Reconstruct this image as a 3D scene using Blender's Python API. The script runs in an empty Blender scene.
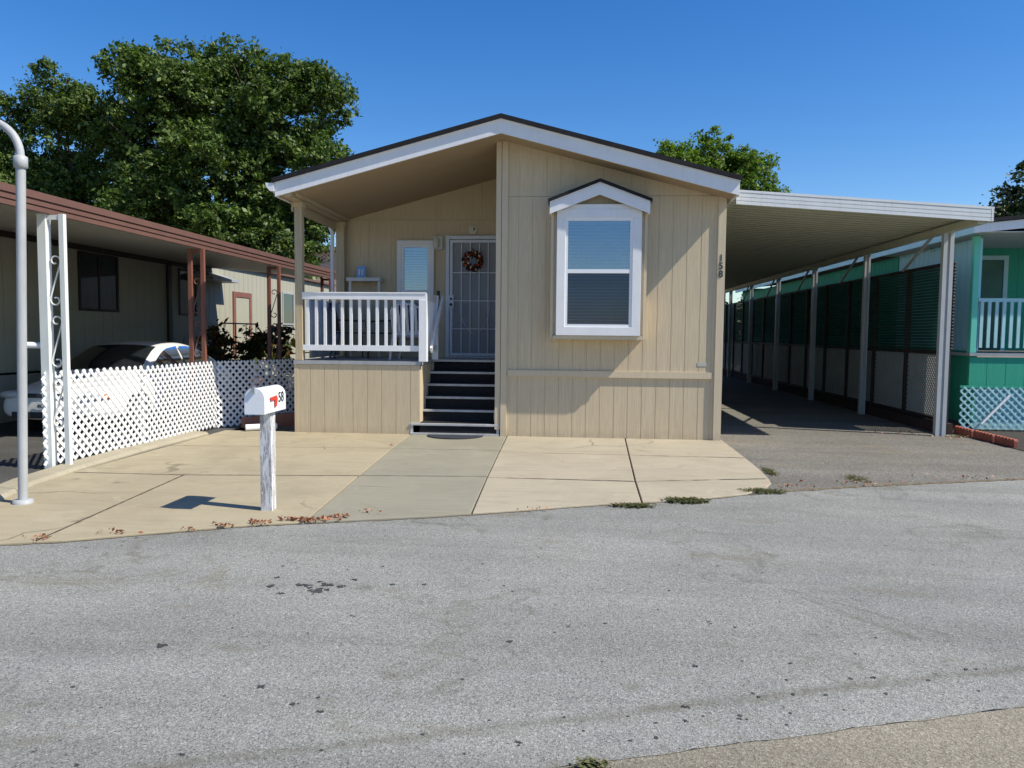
import bpy, bmesh, math, random
import numpy as np
from mathutils import Vector, Matrix
R = math.radians
random.seed(7)
rng = np.random.default_rng(7)
S = bpy.context.scene
COL = S.collection

# ------------------------------------------------------------------ materials
def newmat(name):
    m = bpy.data.materials.new(name); m.use_nodes = True
    nt = m.node_tree; nt.nodes.clear()
    out = nt.nodes.new('ShaderNodeOutputMaterial')
    return m, nt, out
def node(nt, t, **kw):
    n = nt.nodes.new(t)
    for k, v in kw.items():
        if k.startswith('i_'):
            key = k[2:]
            n.inputs[int(key) if key.isdigit() else key.replace('_', ' ')].default_value = v
        else: setattr(n, k, v)
    return n
def ramp(nt, fac, stops):
    r = nt.nodes.new('ShaderNodeValToRGB'); e = r.color_ramp.elements
    while len(e) < len(stops): e.new(.5)
    for i, (p, c) in enumerate(stops):
        e[i].position = p; e[i].color = (*c, 1) if len(c) == 3 else c
    nt.links.new(fac, r.inputs[0]); return r
def mixc(nt, fac, a, b, mode='MIX'):
    m = nt.nodes.new('ShaderNodeMix'); m.data_type = 'RGBA'; m.blend_type = mode
    for s, v in ((0, fac), (6, a), (7, b)):
        if isinstance(v, (int, float)): m.inputs[s].default_value = v
        elif isinstance(v, tuple): m.inputs[s].default_value = (*v, 1)
        else: nt.links.new(v, m.inputs[s])
    return m.outputs[2]
def objco(nt, scale=(1, 1, 1), world=False):
    if world:
        g = nt.nodes.new('ShaderNodeNewGeometry'); src = g.outputs['Position']
    else:
        g = nt.nodes.new('ShaderNodeTexCoord'); src = g.outputs['Object']
    mp = nt.nodes.new('ShaderNodeMapping'); mp.inputs['Scale'].default_value = scale
    nt.links.new(src, mp.inputs[0]); return mp.outputs[0]
def noise(nt, co, scale, detail=4, rough=.6, dist=0):
    n = node(nt, 'ShaderNodeTexNoise'); n.inputs['Scale'].default_value = scale
    n.inputs['Detail'].default_value = detail; n.inputs['Roughness'].default_value = rough
    n.inputs['Distortion'].default_value = dist
    nt.links.new(co, n.inputs['Vector']); return n.outputs['Fac']
def bump(nt, h, strength, dist):
    b = node(nt, 'ShaderNodeBump'); b.inputs['Strength'].default_value = strength
    b.inputs['Distance'].default_value = dist; nt.links.new(h, b.inputs['Height']); return b.outputs[0]
def finish(nt, out, col, rough=.6, normal=None, metal=0, spec=.5, coat=0):
    p = node(nt, 'ShaderNodeBsdfPrincipled')
    if isinstance(col, tuple): p.inputs['Base Color'].default_value = (*col, 1)
    else: nt.links.new(col, p.inputs['Base Color'])
    p.inputs['Roughness'].default_value = rough; p.inputs['Metallic'].default_value = metal
    p.inputs['Specular IOR Level'].default_value = spec; p.inputs['Coat Weight'].default_value = coat
    if normal: nt.links.new(normal, p.inputs['Normal'])
    nt.links.new(p.outputs[0], out.inputs[0]); return p

def paint(name, c, rough=.55, var=.12, dirt=None, dirt_amt=.5, scale=3, grain=None, spec=.4, metal=0):
    """painted / plain surface with mottling, optional dirt streaks and grain"""
    m, nt, out = newmat(name)
    co = objco(nt)
    n1 = noise(nt, co, scale, 5, .65)
    dk = tuple(x * (1 - var) for x in c); lt = tuple(min(.95, x * (1 + var * .7)) for x in c)
    col = ramp(nt, n1, [(.3, dk), (.7, lt)]).outputs[0]
    if dirt:
        cs = objco(nt, (9, 9, .9))
        n2 = noise(nt, cs, 1.6, 6, .7)
        msk = ramp(nt, n2, [(.52, (0, 0, 0)), (.75, (dirt_amt,) * 3)]).outputs[0]
        col = mixc(nt, msk, col, dirt)
    n3 = noise(nt, co, 60 if not grain else 14, 4, .7)
    nrm = bump(nt, n3, .25, .004)
    finish(nt, out, col, rough, nrm, metal, spec); return m

def siding_mat(name, c, streak=.22):
    m, nt, out = newmat(name)
    cg = objco(nt, (26, 26, .9))
    g = noise(nt, cg, 2.2, 7, .7, .8)
    cb = objco(nt); big = noise(nt, cb, .9, 4, .6)
    base = ramp(nt, g, [(.28, tuple(x * (1 - streak) for x in c)), (.6, c), (.85, tuple(x * 1.07 for x in c))]).outputs[0]
    col = mixc(nt, ramp(nt, big, [(.35, (0, 0, 0)), (.8, (.30,) * 3)]).outputs[0], base, (c[0] * .78, c[1] * .78, c[2] * .74))
    dr = noise(nt, objco(nt, (14, 14, .35)), 1.3, 5, .75)
    col = mixc(nt, ramp(nt, dr, [(.56, (0, 0, 0)), (.70, (.28,) * 3)]).outputs[0], col, (c[0] * .66, c[1] * .64, c[2] * .60))
    # water / soil staining close to the ground
    gp = nt.nodes.new('ShaderNodeNewGeometry'); sx = nt.nodes.new('ShaderNodeSeparateXYZ'); nt.links.new(gp.outputs['Position'], sx.inputs[0])
    spl = ramp(nt, sx.outputs['Z'], [(.0, (.5,) * 3), (.14, (0, 0, 0))]).outputs[0]
    nn = noise(nt, objco(nt, (5, 5, 5)), 1.5, 5, .7)
    mm = mixc(nt, 1.0, spl, ramp(nt, nn, [(.3, (.1,) * 3), (.75, (1, 1, 1))]).outputs[0], 'MULTIPLY')
    col = mixc(nt, mm, col, (.30, .23, .15))
    finish(nt, out, col, .7, bump(nt, g, .55, .006), 0, .25); return m

def asphalt(name, lo, mid, hi, tan=(.27, .24, .18), tanamt=.5, line=None, sc=150):
    m, nt, out = newmat(name)
    co = objco(nt, world=True)
    v = node(nt, 'ShaderNodeTexVoronoi'); v.inputs['Scale'].default_value = sc; nt.links.new(co, v.inputs['Vector'])
    sep = nt.nodes.new('ShaderNodeSeparateColor'); nt.links.new(v.outputs['Color'], sep.inputs[0])
    v2 = node(nt, 'ShaderNodeTexVoronoi'); v2.inputs['Scale'].default_value = sc * .52; nt.links.new(co, v2.inputs['Vector'])
    sep2 = nt.nodes.new('ShaderNodeSeparateColor'); nt.links.new(v2.outputs['Color'], sep2.inputs[0])
    c1 = ramp(nt, sep.outputs[0], [(.0, lo), (.30, mid), (.66, mid), (1, hi)]).outputs[0]
    c2 = ramp(nt, sep2.outputs[1], [(.0, lo), (.3, mid), (.8, mid), (1, hi)]).outputs[0]
    col = mixc(nt, .42, c1, c2)
    fine = noise(nt, co, 95, 2, .9)
    col = mixc(nt, 1.0, col, ramp(nt, fine, [(.3, (.74,) * 3), (.7, (1.2,) * 3)]).outputs[0], 'MULTIPLY')
    big = noise(nt, co, .55, 6, .62, .6)
    col = mixc(nt, 1.0, col, ramp(nt, big, [(.3, (.84, .84, .85)), (.68, (1.08, 1.08, 1.07))]).outputs[0], 'MULTIPLY')
    tn = noise(nt, objco(nt, (.8, 1.5, 1), world=True), .8, 7, .72, 1.2)
    col = mixc(nt, ramp(nt, tn, [(.56, (0, 0, 0)), (.68, (tanamt,) * 3)]).outputs[0], col, tan)
    # blotchy outlines where puddles dried
    pn = noise(nt, co, .75, 3, .5, 1.0)
    rg = ramp(nt, pn, [(.585, (0, 0, 0)), (.605, (.55,) * 3), (.618, (.12,) * 3), (.66, (.10,) * 3), (.70, (0, 0, 0))]).outputs[0]
    rg = mixc(nt, 1., rg, ramp(nt, noise(nt, co, 5, 5, .8), [(.38, (.1,) * 3), (.6, (1, 1, 1))]).outputs[0], 'MULTIPLY')
    col = mixc(nt, rg, col, tuple(x * .62 for x in tan))
    # wheel tracks: long soft bands running with the road
    tr = noise(nt, objco(nt, (.12, 1.25, 1), world=True), 1.3, 4, .6, .4)
    col = mixc(nt, 1., col, ramp(nt, tr, [(.36, (.86, .86, .85)), (.62, (1.07, 1.07, 1.07))]).outputs[0], 'MULTIPLY')
    # sparse black specks (tar, gum, oil drips)
    v3 = node(nt, 'ShaderNodeTexVoronoi'); v3.inputs['Scale'].default_value = 7.0; v3.inputs['Randomness'].default_value = 1
    dn = noise(nt, co, 9, 4, .7); 
    cx = nt.nodes.new('ShaderNodeVectorMath'); cx.operation = 'ADD'; nt.links.new(co, cx.inputs[0])
    sm = nt.nodes.new('ShaderNodeVectorMath'); sm.operation = 'SCALE'; sm.inputs[3].default_value = .12
    cmb = nt.nodes.new('ShaderNodeCombineXYZ'); nt.links.new(dn, cmb.inputs[0]); nt.links.new(fine, cmb.inputs[1])
    nt.links.new(cmb.outputs[0], sm.inputs[0]); nt.links.new(sm.outputs[0], cx.inputs[1]); nt.links.new(cx.outputs[0], v3.inputs['Vector'])
    spk = ramp(nt, v3.outputs['Distance'], [(.055, (.9,) * 3), (.10, (0, 0, 0))]).outputs[0]
    sel = ramp(nt, noise(nt, co, .9, 3, .6), [(.49, (0, 0, 0)), (.56, (1, 1, 1))]).outputs[0]
    col = mixc(nt, mixc(nt, 1., spk, sel, 'MULTIPLY'), col, (.035, .036, .036))
    if line:   # worn gutter line running beside the kerb of the near side: distance to the line y = a x + b
        a, b = line
        s = nt.nodes.new('ShaderNodeSeparateXYZ'); nt.links.new(co, s.inputs[0])
        m1 = node(nt, 'ShaderNodeMath', operation='MULTIPLY_ADD'); nt.links.new(s.outputs[0], m1.inputs[0]); m1.inputs[1].default_value = -a; nt.links.new(s.outputs[1], m1.inputs[2])
        m2 = node(nt, 'ShaderNodeMath', operation='SUBTRACT'); nt.links.new(m1.outputs[0], m2.inputs[0]); m2.inputs[1].default_value = b
        wb = noise(nt, co, 2.2, 5, .7); m3 = node(nt, 'ShaderNodeMath', operation='MULTIPLY_ADD'); nt.links.new(wb, m3.inputs[0]); m3.inputs[1].default_value = .16; nt.links.new(m2.outputs[0], m3.inputs[2])
        m3b = node(nt, 'ShaderNodeMath', operation='SUBTRACT'); nt.links.new(m3.outputs[0], m3b.inputs[0]); m3b.inputs[1].default_value = .08
        ab = node(nt, 'ShaderNodeMath', operation='ABSOLUTE'); nt.links.new(m3b.outputs[0], ab.inputs[0])
        lm = ramp(nt, ab.outputs[0], [(.0, (.6,) * 3), (.02, (.4,) * 3), (.06, (0, 0, 0))]).outputs[0]
        lm = mixc(nt, 1., lm, ramp(nt, noise(nt, co, 3.5, 5, .8), [(.35, (.25,) * 3), (.6, (1, 1, 1))]).outputs[0], 'MULTIPLY')
        col = mixc(nt, lm, col, (.115, .105, .075))
    h = mixc(nt, .5, v.outputs['Distance'], v2.outputs['Distance'])
    finish(nt, out, col, .9, bump(nt, h, .6, .004), 0, .25); return m

def concrete(name, c, var=.14, stain=(.25, .2, .13), amt=.35):
    m, nt, out = newmat(name)
    co = objco(nt, world=True)
    a = noise(nt, co, 1.1, 7, .68, .5); b = noise(nt, objco(nt, (.9, 7, 1), world=True), 1.4, 5, .7); f = noise(nt, co, 90, 3, .8)
    col = ramp(nt, a, [(.3, tuple(x * (1 - var) for x in c)), (.55, c), (.75, tuple(x * 1.08 for x in c))]).outputs[0]
    col = mixc(nt, ramp(nt, b, [(.5, (0, 0, 0)), (.75, (amt,) * 3)]).outputs[0], col, stain)
    def warped(sc, amp):
        vm = nt.nodes.new('ShaderNodeVectorMath'); vm.operation = 'MULTIPLY_ADD'
        nz = node(nt, 'ShaderNodeTexNoise'); nz.inputs['Scale'].default_value = sc; nz.inputs['Detail'].default_value = 5; nt.links.new(co, nz.inputs['Vector'])
        nt.links.new(nz.outputs['Color'], vm.inputs[0]); vm.inputs[1].default_value = (amp,)*3; nt.links.new(co, vm.inputs[2]); return vm.outputs[0]
    vk = node(nt, 'ShaderNodeTexVoronoi', feature='DISTANCE_TO_EDGE'); vk.inputs['Scale'].default_value = .42; nt.links.new(warped(1.6, .5), vk.inputs['Vector'])
    ck_ = ramp(nt, vk.outputs['Distance'], [(.0, (.75,) * 3), (.0035, (.55,) * 3), (.007, (0, 0, 0))]).outputs[0]
    cm = ramp(nt, noise(nt, co, .55, 3, .6), [(.52, (0, 0, 0)), (.60, (1, 1, 1))]).outputs[0]
    col = mixc(nt, mixc(nt, 1., ck_, cm, 'MULTIPLY'), col, tuple(x * .35 for x in c))
    bl = noise(nt, co, 2.6, 6, .75, .8)
    col = mixc(nt, ramp(nt, bl, [(.60, (0, 0, 0)), (.66, (.38,) * 3), (.74, (.20,) * 3)]).outputs[0], col, (c[0] * .72, c[1] * .66, c[2] * .58))
    lt_ = noise(nt, co, 1.7, 5, .7, 1.5)
    col = mixc(nt, ramp(nt, lt_, [(.60, (0, 0, 0)), (.70, (.45,) * 3)]).outputs[0], col, (min(1, c[0] * 1.22), min(1, c[1] * 1.25), min(1, c[2] * 1.32)))
    sp = noise(nt, co, 7, 6, .8)
    col = mixc(nt, ramp(nt, sp, [(.62, (0, 0, 0)), (.72, (.35,) * 3)]).outputs[0], col, tuple(x * .62 for x in c))
    col = mixc(nt, 1., col, ramp(nt, f, [(.3, (.90,) * 3), (.7, (1.08,) * 3)]).outputs[0], 'MULTIPLY')
    finish(nt, out, col, .85, bump(nt, f, .3, .003), 0, .25); return m

def leafmat(name, dark, mid, light, trans=.35):
    m, nt, out = newmat(name)
    g = nt.nodes.new('ShaderNodeNewGeometry')
    col = ramp(nt, g.outputs['Random Per Island'], [(.0, dark), (.45, mid), (1, light)]).outputs[0]
    nz = noise(nt, objco(nt), .6, 3, .6)
    col = mixc(nt, 1., col, ramp(nt, nz, [(.35, (.72,) * 3), (.65, (1.15,) * 3)]).outputs[0], 'MULTIPLY')
    p = node(nt, 'ShaderNodeBsdfPrincipled'); nt.links.new(col, p.inputs['Base Color'])
    p.inputs['Roughness'].default_value = .5; p.inputs['Specular IOR Level'].default_value = .35
    t = node(nt, 'ShaderNodeBsdfTranslucent'); nt.links.new(mixc(nt, 1., col, (1.2, 1.35, .5), 'MULTIPLY'), t.inputs[0])
    mx = node(nt, 'ShaderNodeMixShader'); mx.inputs[0].default_value = trans
    nt.links.new(p.outputs[0], mx.inputs[1]); nt.links.new(t.outputs[0], mx.inputs[2]); nt.links.new(mx.outputs[0], out.inputs[0]); return m

def glassmat(name, tint=(.8, .85, .9), refl=.25, alpha=.25, dark=(.02, .025, .03)):
    """window glass: mirror part + see-through part + a little dark dirt"""
    m, nt, out = newmat(name)
    gl = node(nt, 'ShaderNodeBsdfGlossy'); gl.inputs['Roughness'].default_value = .03; gl.inputs[0].default_value = (.85, .93, 1, 1)
    co = objco(nt); nz = noise(nt, co, 1.2, 2, .5); nt.links.new(bump(nt, nz, .06, .02), gl.inputs['Normal'])
    tr = node(nt, 'ShaderNodeBsdfTransparent'); tr.inputs[0].default_value = (*tint, 1)
    df = node(nt, 'ShaderNodeBsdfDiffuse'); df.inputs[0].default_value = (*dark, 1)
    m1 = node(nt, 'ShaderNodeMixShader'); m1.inputs[0].default_value = 1 - alpha
    nt.links.new(tr.outputs[0], m1.inputs[1]); nt.links.new(df.outputs[0], m1.inputs[2])
    lw = node(nt, 'ShaderNodeFresnel'); lw.inputs[0].default_value = 1.5
    ad = node(nt, 'ShaderNodeMath', operation='MULTIPLY_ADD'); nt.links.new(lw.outputs[0], ad.inputs[0]); ad.inputs[1].default_value = .9; ad.inputs[2].default_value = refl; ad.use_clamp = True
    m2 = node(nt, 'ShaderNodeMixShader'); nt.links.new(ad.outputs[0], m2.inputs[0]); nt.links.new(m1.outputs[0], m2.inputs[1]); nt.links.new(gl.outputs[0], m2.inputs[2])
    nt.links.new(m2.outputs[0], out.inputs[0]); return m

def weathered(name, base=(.72, .72, .72), crack=(.22, .2, .2)):
    m, nt, out = newmat(name)
    cs = objco(nt, (22, 22, 2.2)); n = noise(nt, cs, 1.8, 8, .75, 1.2)
    col = ramp(nt, n, [(.44, base), (.50, tuple(x * .85 for x in base)), (.56, crack), (.66, base)]).outputs[0]
    finish(nt, out, col, .8, bump(nt, n, .6, .006), 0, .2); return m

M = {}
TAN = (.625, .515, .350)
M['siding'] = siding_mat('tan_siding', TAN)
M['trim'] = siding_mat('tan_trim', (.625, .52, .365), .10)
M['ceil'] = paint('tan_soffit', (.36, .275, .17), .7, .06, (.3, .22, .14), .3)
M['oldpost'] = siding_mat('weathered_tan_post', (.54, .44, .29), .35)
M['white'] = paint('white_paint', (.78, .78, .78), .45, .05, (.55, .53, .5), .25)
M['rail'] = paint('white_railing', (.80, .81, .82), .4, .04, (.5, .5, .5), .2)
M['vinyl'] = paint('white_vinyl', (.82, .83, .84), .35, .02)
M['trimwhite'] = paint('aged_white_trim', (.62, .61, .57), .5, .08, (.4, .37, .3), .4)
M['shingle'] = paint('dark_shingle', (.014, .014, .017), .9, .5, scale=14)
M['greymetal'] = paint('grey_deck_edge', (.36, .37, .38), .5, .12, (.2, .2, .2), .4)
M['stepwhite'] = paint('grey_white_step_edging', (.50, .50, .49), .6, .18, (.25, .24, .22), .7)
M['carpet'] = paint('black_step_carpet', (.014, .015, .017), .95, .5, scale=40)
M['mat'] = paint('dark_door_mat', (.035, .038, .05), .95, .5, scale=60)
M['dark'] = paint('dark_interior', (.012, .012, .014), .8, .1)
M['glass'] = glassmat('window_glass', (.80, .90, 1), refl=.13, alpha=.93)
M['glasslow'] = glassmat('window_glass_screened', (.55, .62, .76), .0, .93)
M['glassdark'] = glassmat('dark_window_glass', (.2, .2, .22), .08, .3)
M['carglass'] = glassmat('car_glass', (.2, .22, .24), .12, .35)
M['blind'] = paint('white_blind', (.87, .89, .92), .5, .04)
M['doorpaint'] = paint('blue_grey_door', (.46, .50, .56), .5, .08)
M['screen'] = None
m, nt, out = newmat('door_screen'); d = node(nt, 'ShaderNodeBsdfDiffuse'); d.inputs[0].default_value = (.40, .42, .46, 1)
t = node(nt, 'ShaderNodeBsdfTransparent'); mx = node(nt, 'ShaderNodeMixShader'); mx.inputs[0].default_value = .55
nt.links.new(d.outputs[0], mx.inputs[1]); nt.links.new(t.outputs[0], mx.inputs[2]); nt.links.new(mx.outputs[0], out.inputs[0]); M['screen'] = m
M['secdoor'] = paint('white_security_steel', (.62, .65, .70), .4, .05)
M['carporttop'] = paint('carport_aluminium', (.52, .53, .40), .45, .08, (.35, .34, .28), .45)
M['carportedge'] = paint('carport_white_fascia', (.76, .77, .75), .4, .05, (.45, .45, .4), .35)
M['postmetal'] = paint('white_aluminium_post', (.46, .48, .48), .4, .08, (.35, .36, .36), .45)
M['louver'] = paint('dark_green_louver', (.028, .125, .092), .45, .3, (.05, .1, .09), .4)
M['fencedark'] = paint('dark_brown_post', (.030, .022, .019), .6, .3)
M['lattgrey'] = paint('off_white_lattice', (.42, .42, .40), .6, .15, (.25, .24, .22), .6)
M['curbdark'] = paint('dark_brick_kerb', (.05, .03, .025), .9, .4, scale=9)
M['green'] = siding_mat('green_siding', (.045, .38, .25), .15)
M['greentrim'] = paint('green_trim', (.14, .60, .45), .5, .08)
M['teal'] = siding_mat('pale_teal_siding', (.42, .74, .82), .08)
M['tealrail'] = paint('pale_teal_railing', (.42, .68, .70), .5, .06, (.2, .35, .36), .3)
M['brick'] = paint('red_scalloped_brick', (.36, .11, .07), .85, .3, (.1, .07, .06), .6, scale=10)
M['soil'] = paint('dark_soil', (.05, .042, .035), .95, .4, scale=6)
M['lattwhite'] = paint('white_vinyl_lattice', (.80, .81, .82), .4, .05, (.5, .48, .42), .3)
M['brown'] = paint('red_brown_paint', (.22, .09, .062), .5, .12, (.12, .06, .05), .3)
M['brownfascia'] = paint('red_brown_fascia', (.15, .078, .06), .5, .1, (.12, .07, .06), .4)
M['cream'] = siding_mat('cream_neighbour_siding', (.40, .39, .31), .06)
M['awning'] = paint('awning_underside', (.36, .35, .29), .5, .1, (.2, .19, .15), .5)
M['bark'] = paint('tree_bark', (.10, .075, .055), .95, .35, scale=12)
M['steel'] = paint('galvanised_lamp_pole', (.40, .415, .42), .55, .12, (.24, .24, .23), .5)
M['carwhite'] = paint('car_paint', (.74, .74, .73), .18, .02, spec=.6)
M['tyre'] = paint('tyre_rubber', (.018, .018, .018), .85, .2)
M['rim'] = paint('wheel_rim', (.35, .36, .37), .3, .1, metal=.6)
M['headlamp'] = paint('headlamp_lens', (.45, .48, .48), .08, .2, spec=.9)
M['orange'] = paint('orange_lens', (.85, .25, .04), .2, .05)
M['red'] = paint('red_flag_paint', (.62, .05, .03), .5, .1)
M['ink'] = paint('dark_number_ink', (.03, .035, .04), .6, .1)
M['weathpost'] = weathered('peeling_white_post')
M['pink'] = siding_mat('pink_stucco', (.60, .42, .34), .03)
M['weedg'] = leafmat('weed_green', (.045, .065, .02), (.11, .125, .045), (.26, .22, .11), .2)
M['dry'] = leafmat('dry_leaf', (.14, .05, .025), (.27, .10, .05), (.42, .20, .10), .1)
M['leafA'] = leafmat('tree_leaf_dark', (.024, .052, .009), (.072, .130, .020), (.175, .235, .058), .30)
M['leafB'] = leafmat('tree_leaf_bright', (.050, .105, .012), (.115, .20, .022), (.22, .30, .045), .38)
M['leafC'] = leafmat('tree_leaf_dull', (.022, .040, .014), (.045, .07, .018), (.10, .12, .035), .2)
M['plant'] = leafmat('plant_leaf', (.02, .04, .015), (.05, .08, .025), (.22, .10, .04), .15)
M['terracotta'] = paint('terracotta_pot', (.3, .13, .08), .8, .2)
M['blackiron'] = paint('black_iron', (.02, .02, .022), .5, .2)
M['wicker'] = paint('dark_patio_metal', (.04, .028, .024), .6, .3)
M['plastic'] = paint('white_plastic', (.66, .68, .72), .4, .04)
M['bluecard'] = paint('blue_card', (.22, .42, .75), .5, .15)
M['cloth'] = paint('pale_blue_curtain', (.50, .55, .62), .8, .1)
M['lampglass'] = paint('frosted_glass', (.62, .60, .50), .3, .08)
M['goldplaque'] = paint('pale_plaque', (.60, .58, .46), .4, .2, scale=30)
M['berry_r'] = paint('wreath_red', (.30, .03, .02), .6, .3, scale=30)
M['berry_o'] = paint('wreath_orange', (.62, .22, .06), .6, .3, scale=30)
M['berry_w'] = paint('wreath_cream', (.72, .66, .54), .6, .2, scale=30)
M['wreathdark'] = paint('wreath_twigs', (.045, .022, .014), .9, .4, scale=30)
M['plate'] = paint('number_plate', (.62, .64, .66), .4, .05)
M['meter'] = paint('grey_sticker', (.44, .44, .40), .5, .05)
M['road'] = asphalt('road_asphalt', (.055, .055, .050), (.262, .262, .240), (.50, .50, .46), (.175, .160, .110), .62, line=(.33, -8.47), sc=230)
M['crack'] = paint('dark_joint_crack', (.05, .043, .03), .95, .4, scale=20)
M['drive'] = asphalt('driveway_asphalt', (.075, .07, .062), (.175, .166, .145), (.38, .36, .31), (.26, .21, .135), .55, sc=105)
M['drivedark'] = asphalt('old_driveway_asphalt', (.04, .04, .04), (.075, .075, .073), (.15, .15, .145), (.12, .10, .075), .4)
M['gutter'] = asphalt('aggregate_concrete', (.10, .088, .066), (.250, .222, .168), (.44, .41, .33), (.19, .165, .115), .3, sc=200)
M['slab2'] = concrete('pale_tan_concrete', (.41, .36, .265), .15, (.25, .21, .14), .45)
M['slab'] = concrete('tan_concrete', (.385, .332, .226), .17, (.27, .22, .14), .5)
M['slabgrey'] = concrete('grey_green_concrete', (.290, .272, .205), .13, (.21, .19, .14), .4)
M['curb'] = concrete('curb_concrete', (.38, .34, .25), .15)
M['dirt'] = concrete('dry_dirt', (.22, .18, .12), .25)

# ------------------------------------------------------------------ geometry helpers
class MB:
    def __init__(s): s.v = []; s.f = []; s.smooth = set()
    def poly(s, pts, smooth=False):
        i = len(s.v); s.v += [tuple(p) for p in pts]; s.f.append(tuple(range(i, i + len(pts))))
        if smooth: s.smooth.add(len(s.f) - 1)
        return s
    def raw(s, vs, fs, smooth=False):
        i = len(s.v); s.v += [tuple(p) for p in vs]
        for f in fs:
            s.f.append(tuple(a + i for a in f))
            if smooth: s.smooth.add(len(s.f) - 1)
        return s
    def box(s, x0, x1, y0, y1, z0, z1):
        return s.raw([(x0,y0,z0),(x1,y0,z0),(x1,y1,z0),(x0,y1,z0),(x0,y0,z1),(x1,y0,z1),(x1,y1,z1),(x0,y1,z1)],
            [(0,3,2,1),(4,5,6,7),(0,1,5,4),(1,2,6,5),(2,3,7,6),(3,0,4,7)])
    def bar(s, a, b, w, h, up=(0,0,1)):
        a = Vector(a); b = Vector(b); d = (b - a).normalized(); u = Vector(up)
        if abs(d.dot(u)) > .98: u = Vector((0,1,0))
        sd = d.cross(u).normalized(); u = sd.cross(d).normalized()
        vs = []
        for p in (a, b):
            for i, j in ((-1,-1),(1,-1),(1,1),(-1,1)): vs.append(p + sd * (w/2*i) + u * (h/2*j))
        return s.raw(vs, [(0,3,2,1)[::-1],(4,5,6,7)[::-1],(0,1,5,4)[::-1],(1,2,6,5)[::-1],(2,3,7,6)[::-1],(3,0,4,7)[::-1]])
    def prism(s, pts, ext):
        """closed prism: polygon pts swept by vector ext"""
        n = len(pts); e = Vector(ext); a = [Vector(p) for p in pts]; b = [p + e for p in a]
        fs = [tuple(range(n))[::-1], tuple(range(n, 2*n))] + [(i, (i+1) % n, n + (i+1) % n, n + i) for i in range(n)]
        return s.raw(a + b, fs)
    def tube(s, pts, r, n=8, cap=True):
        P = [Vector(p) for p in pts]; rs = r if isinstance(r, (list, tuple)) else [r] * len(P)
        rings = []; prev = None
        for i, p in enumerate(P):
            d = (P[min(i+1, len(P)-1)] - P[max(i-1, 0)]).normalized()
            if prev is None: u = d.orthogonal().normalized()
            else:
                u = prev - d * prev.dot(d)
                u = u.normalized() if u.length > 1e-6 else d.orthogonal().normalized()
            prev = u; w = d.cross(u)
            rings.append([p + (u * math.cos(2*math.pi*k/n) + w * math.sin(2*math.pi*k/n)) * rs[i] for k in range(n)])
        vs = [v for rg in rings for v in rg]; fs = []
        for i in range(len(P)-1):
            for k in range(n): fs.append((i*n+k, i*n+(k+1)%n, (i+1)*n+(k+1)%n, (i+1)*n+k))
        s.raw(vs, fs, True)
        if cap: s.poly(rings[0][::-1]); s.poly(rings[-1])
        return s
    def ball(s, c, r, n=8, m=5):
        rx, ry, rz = r if isinstance(r, tuple) else (r, r, r); vs = []; fs = []
        for j in range(m+1):
            t = math.pi * j / m
            for k in range(n):
                a = 2*math.pi*k/n; vs.append((c[0]+rx*math.sin(t)*math.cos(a), c[1]+ry*math.sin(t)*math.sin(a), c[2]+rz*math.cos(t)))
        for j in range(m):
            for k in range(n): fs.append((j*n+k, (j+1)*n+k, (j+1)*n+(k+1)%n, j*n+(k+1)%n))
        return s.raw(vs, fs, True)
    def build(s, name, mat, parent=None, loc=None, fix=True, bevel=0):
        me = bpy.data.meshes.new(name)
        off = Vector(loc) if loc is not None else Vector((0,0,0))
        me.from_pydata([Vector(v) - off for v in s.v] if loc is not None else s.v, [], s.f)
        me.update()
        if s.smooth:
            fl = [i in s.smooth for i in range(len(s.f))]; me.polygons.foreach_set('use_smooth', fl)
        if fix and len(s.f) < 30000:
            bm = bmesh.new(); bm.from_mesh(me); bmesh.ops.recalc_face_normals(bm, faces=bm.faces); bm.to_mesh(me); bm.free()
        o = bpy.data.objects.new(name, me); COL.objects.link(o); me.materials.append(mat)
        if loc is not None: o.location = off
        if bevel:
            b = o.modifiers.new('bevel', 'BEVEL'); b.width = bevel; b.segments = 2; b.limit_method = 'ANGLE'
        if parent:
            o.parent = parent
            # children are modelled in world coordinates: cancel the parent's own location chain
            q = Vector((0,0,0)); pr = parent
            while pr: q += pr.location; pr = pr.parent
            o.location = off - q
        return o
def tag(o, label, cat=None, group=None, kind=None):
    if label: o['label'] = label
    if cat: o['category'] = cat
    if group: o['group'] = group
    if kind: o['kind'] = kind
    return o
def empty(name, loc, label, cat, group=None):
    o = bpy.data.objects.new(name, None); COL.objects.link(o); o.location = loc; o.empty_display_size = .2
    return tag(o, label, cat, group)
def struct(o): o['kind'] = 'structure'; return o
def copy_tree(o, parent=None):
    c = o.copy(); COL.objects.link(c)
    if parent: c.parent = parent
    for ch in list(o.children): copy_tree(ch, c)
    return c

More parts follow.
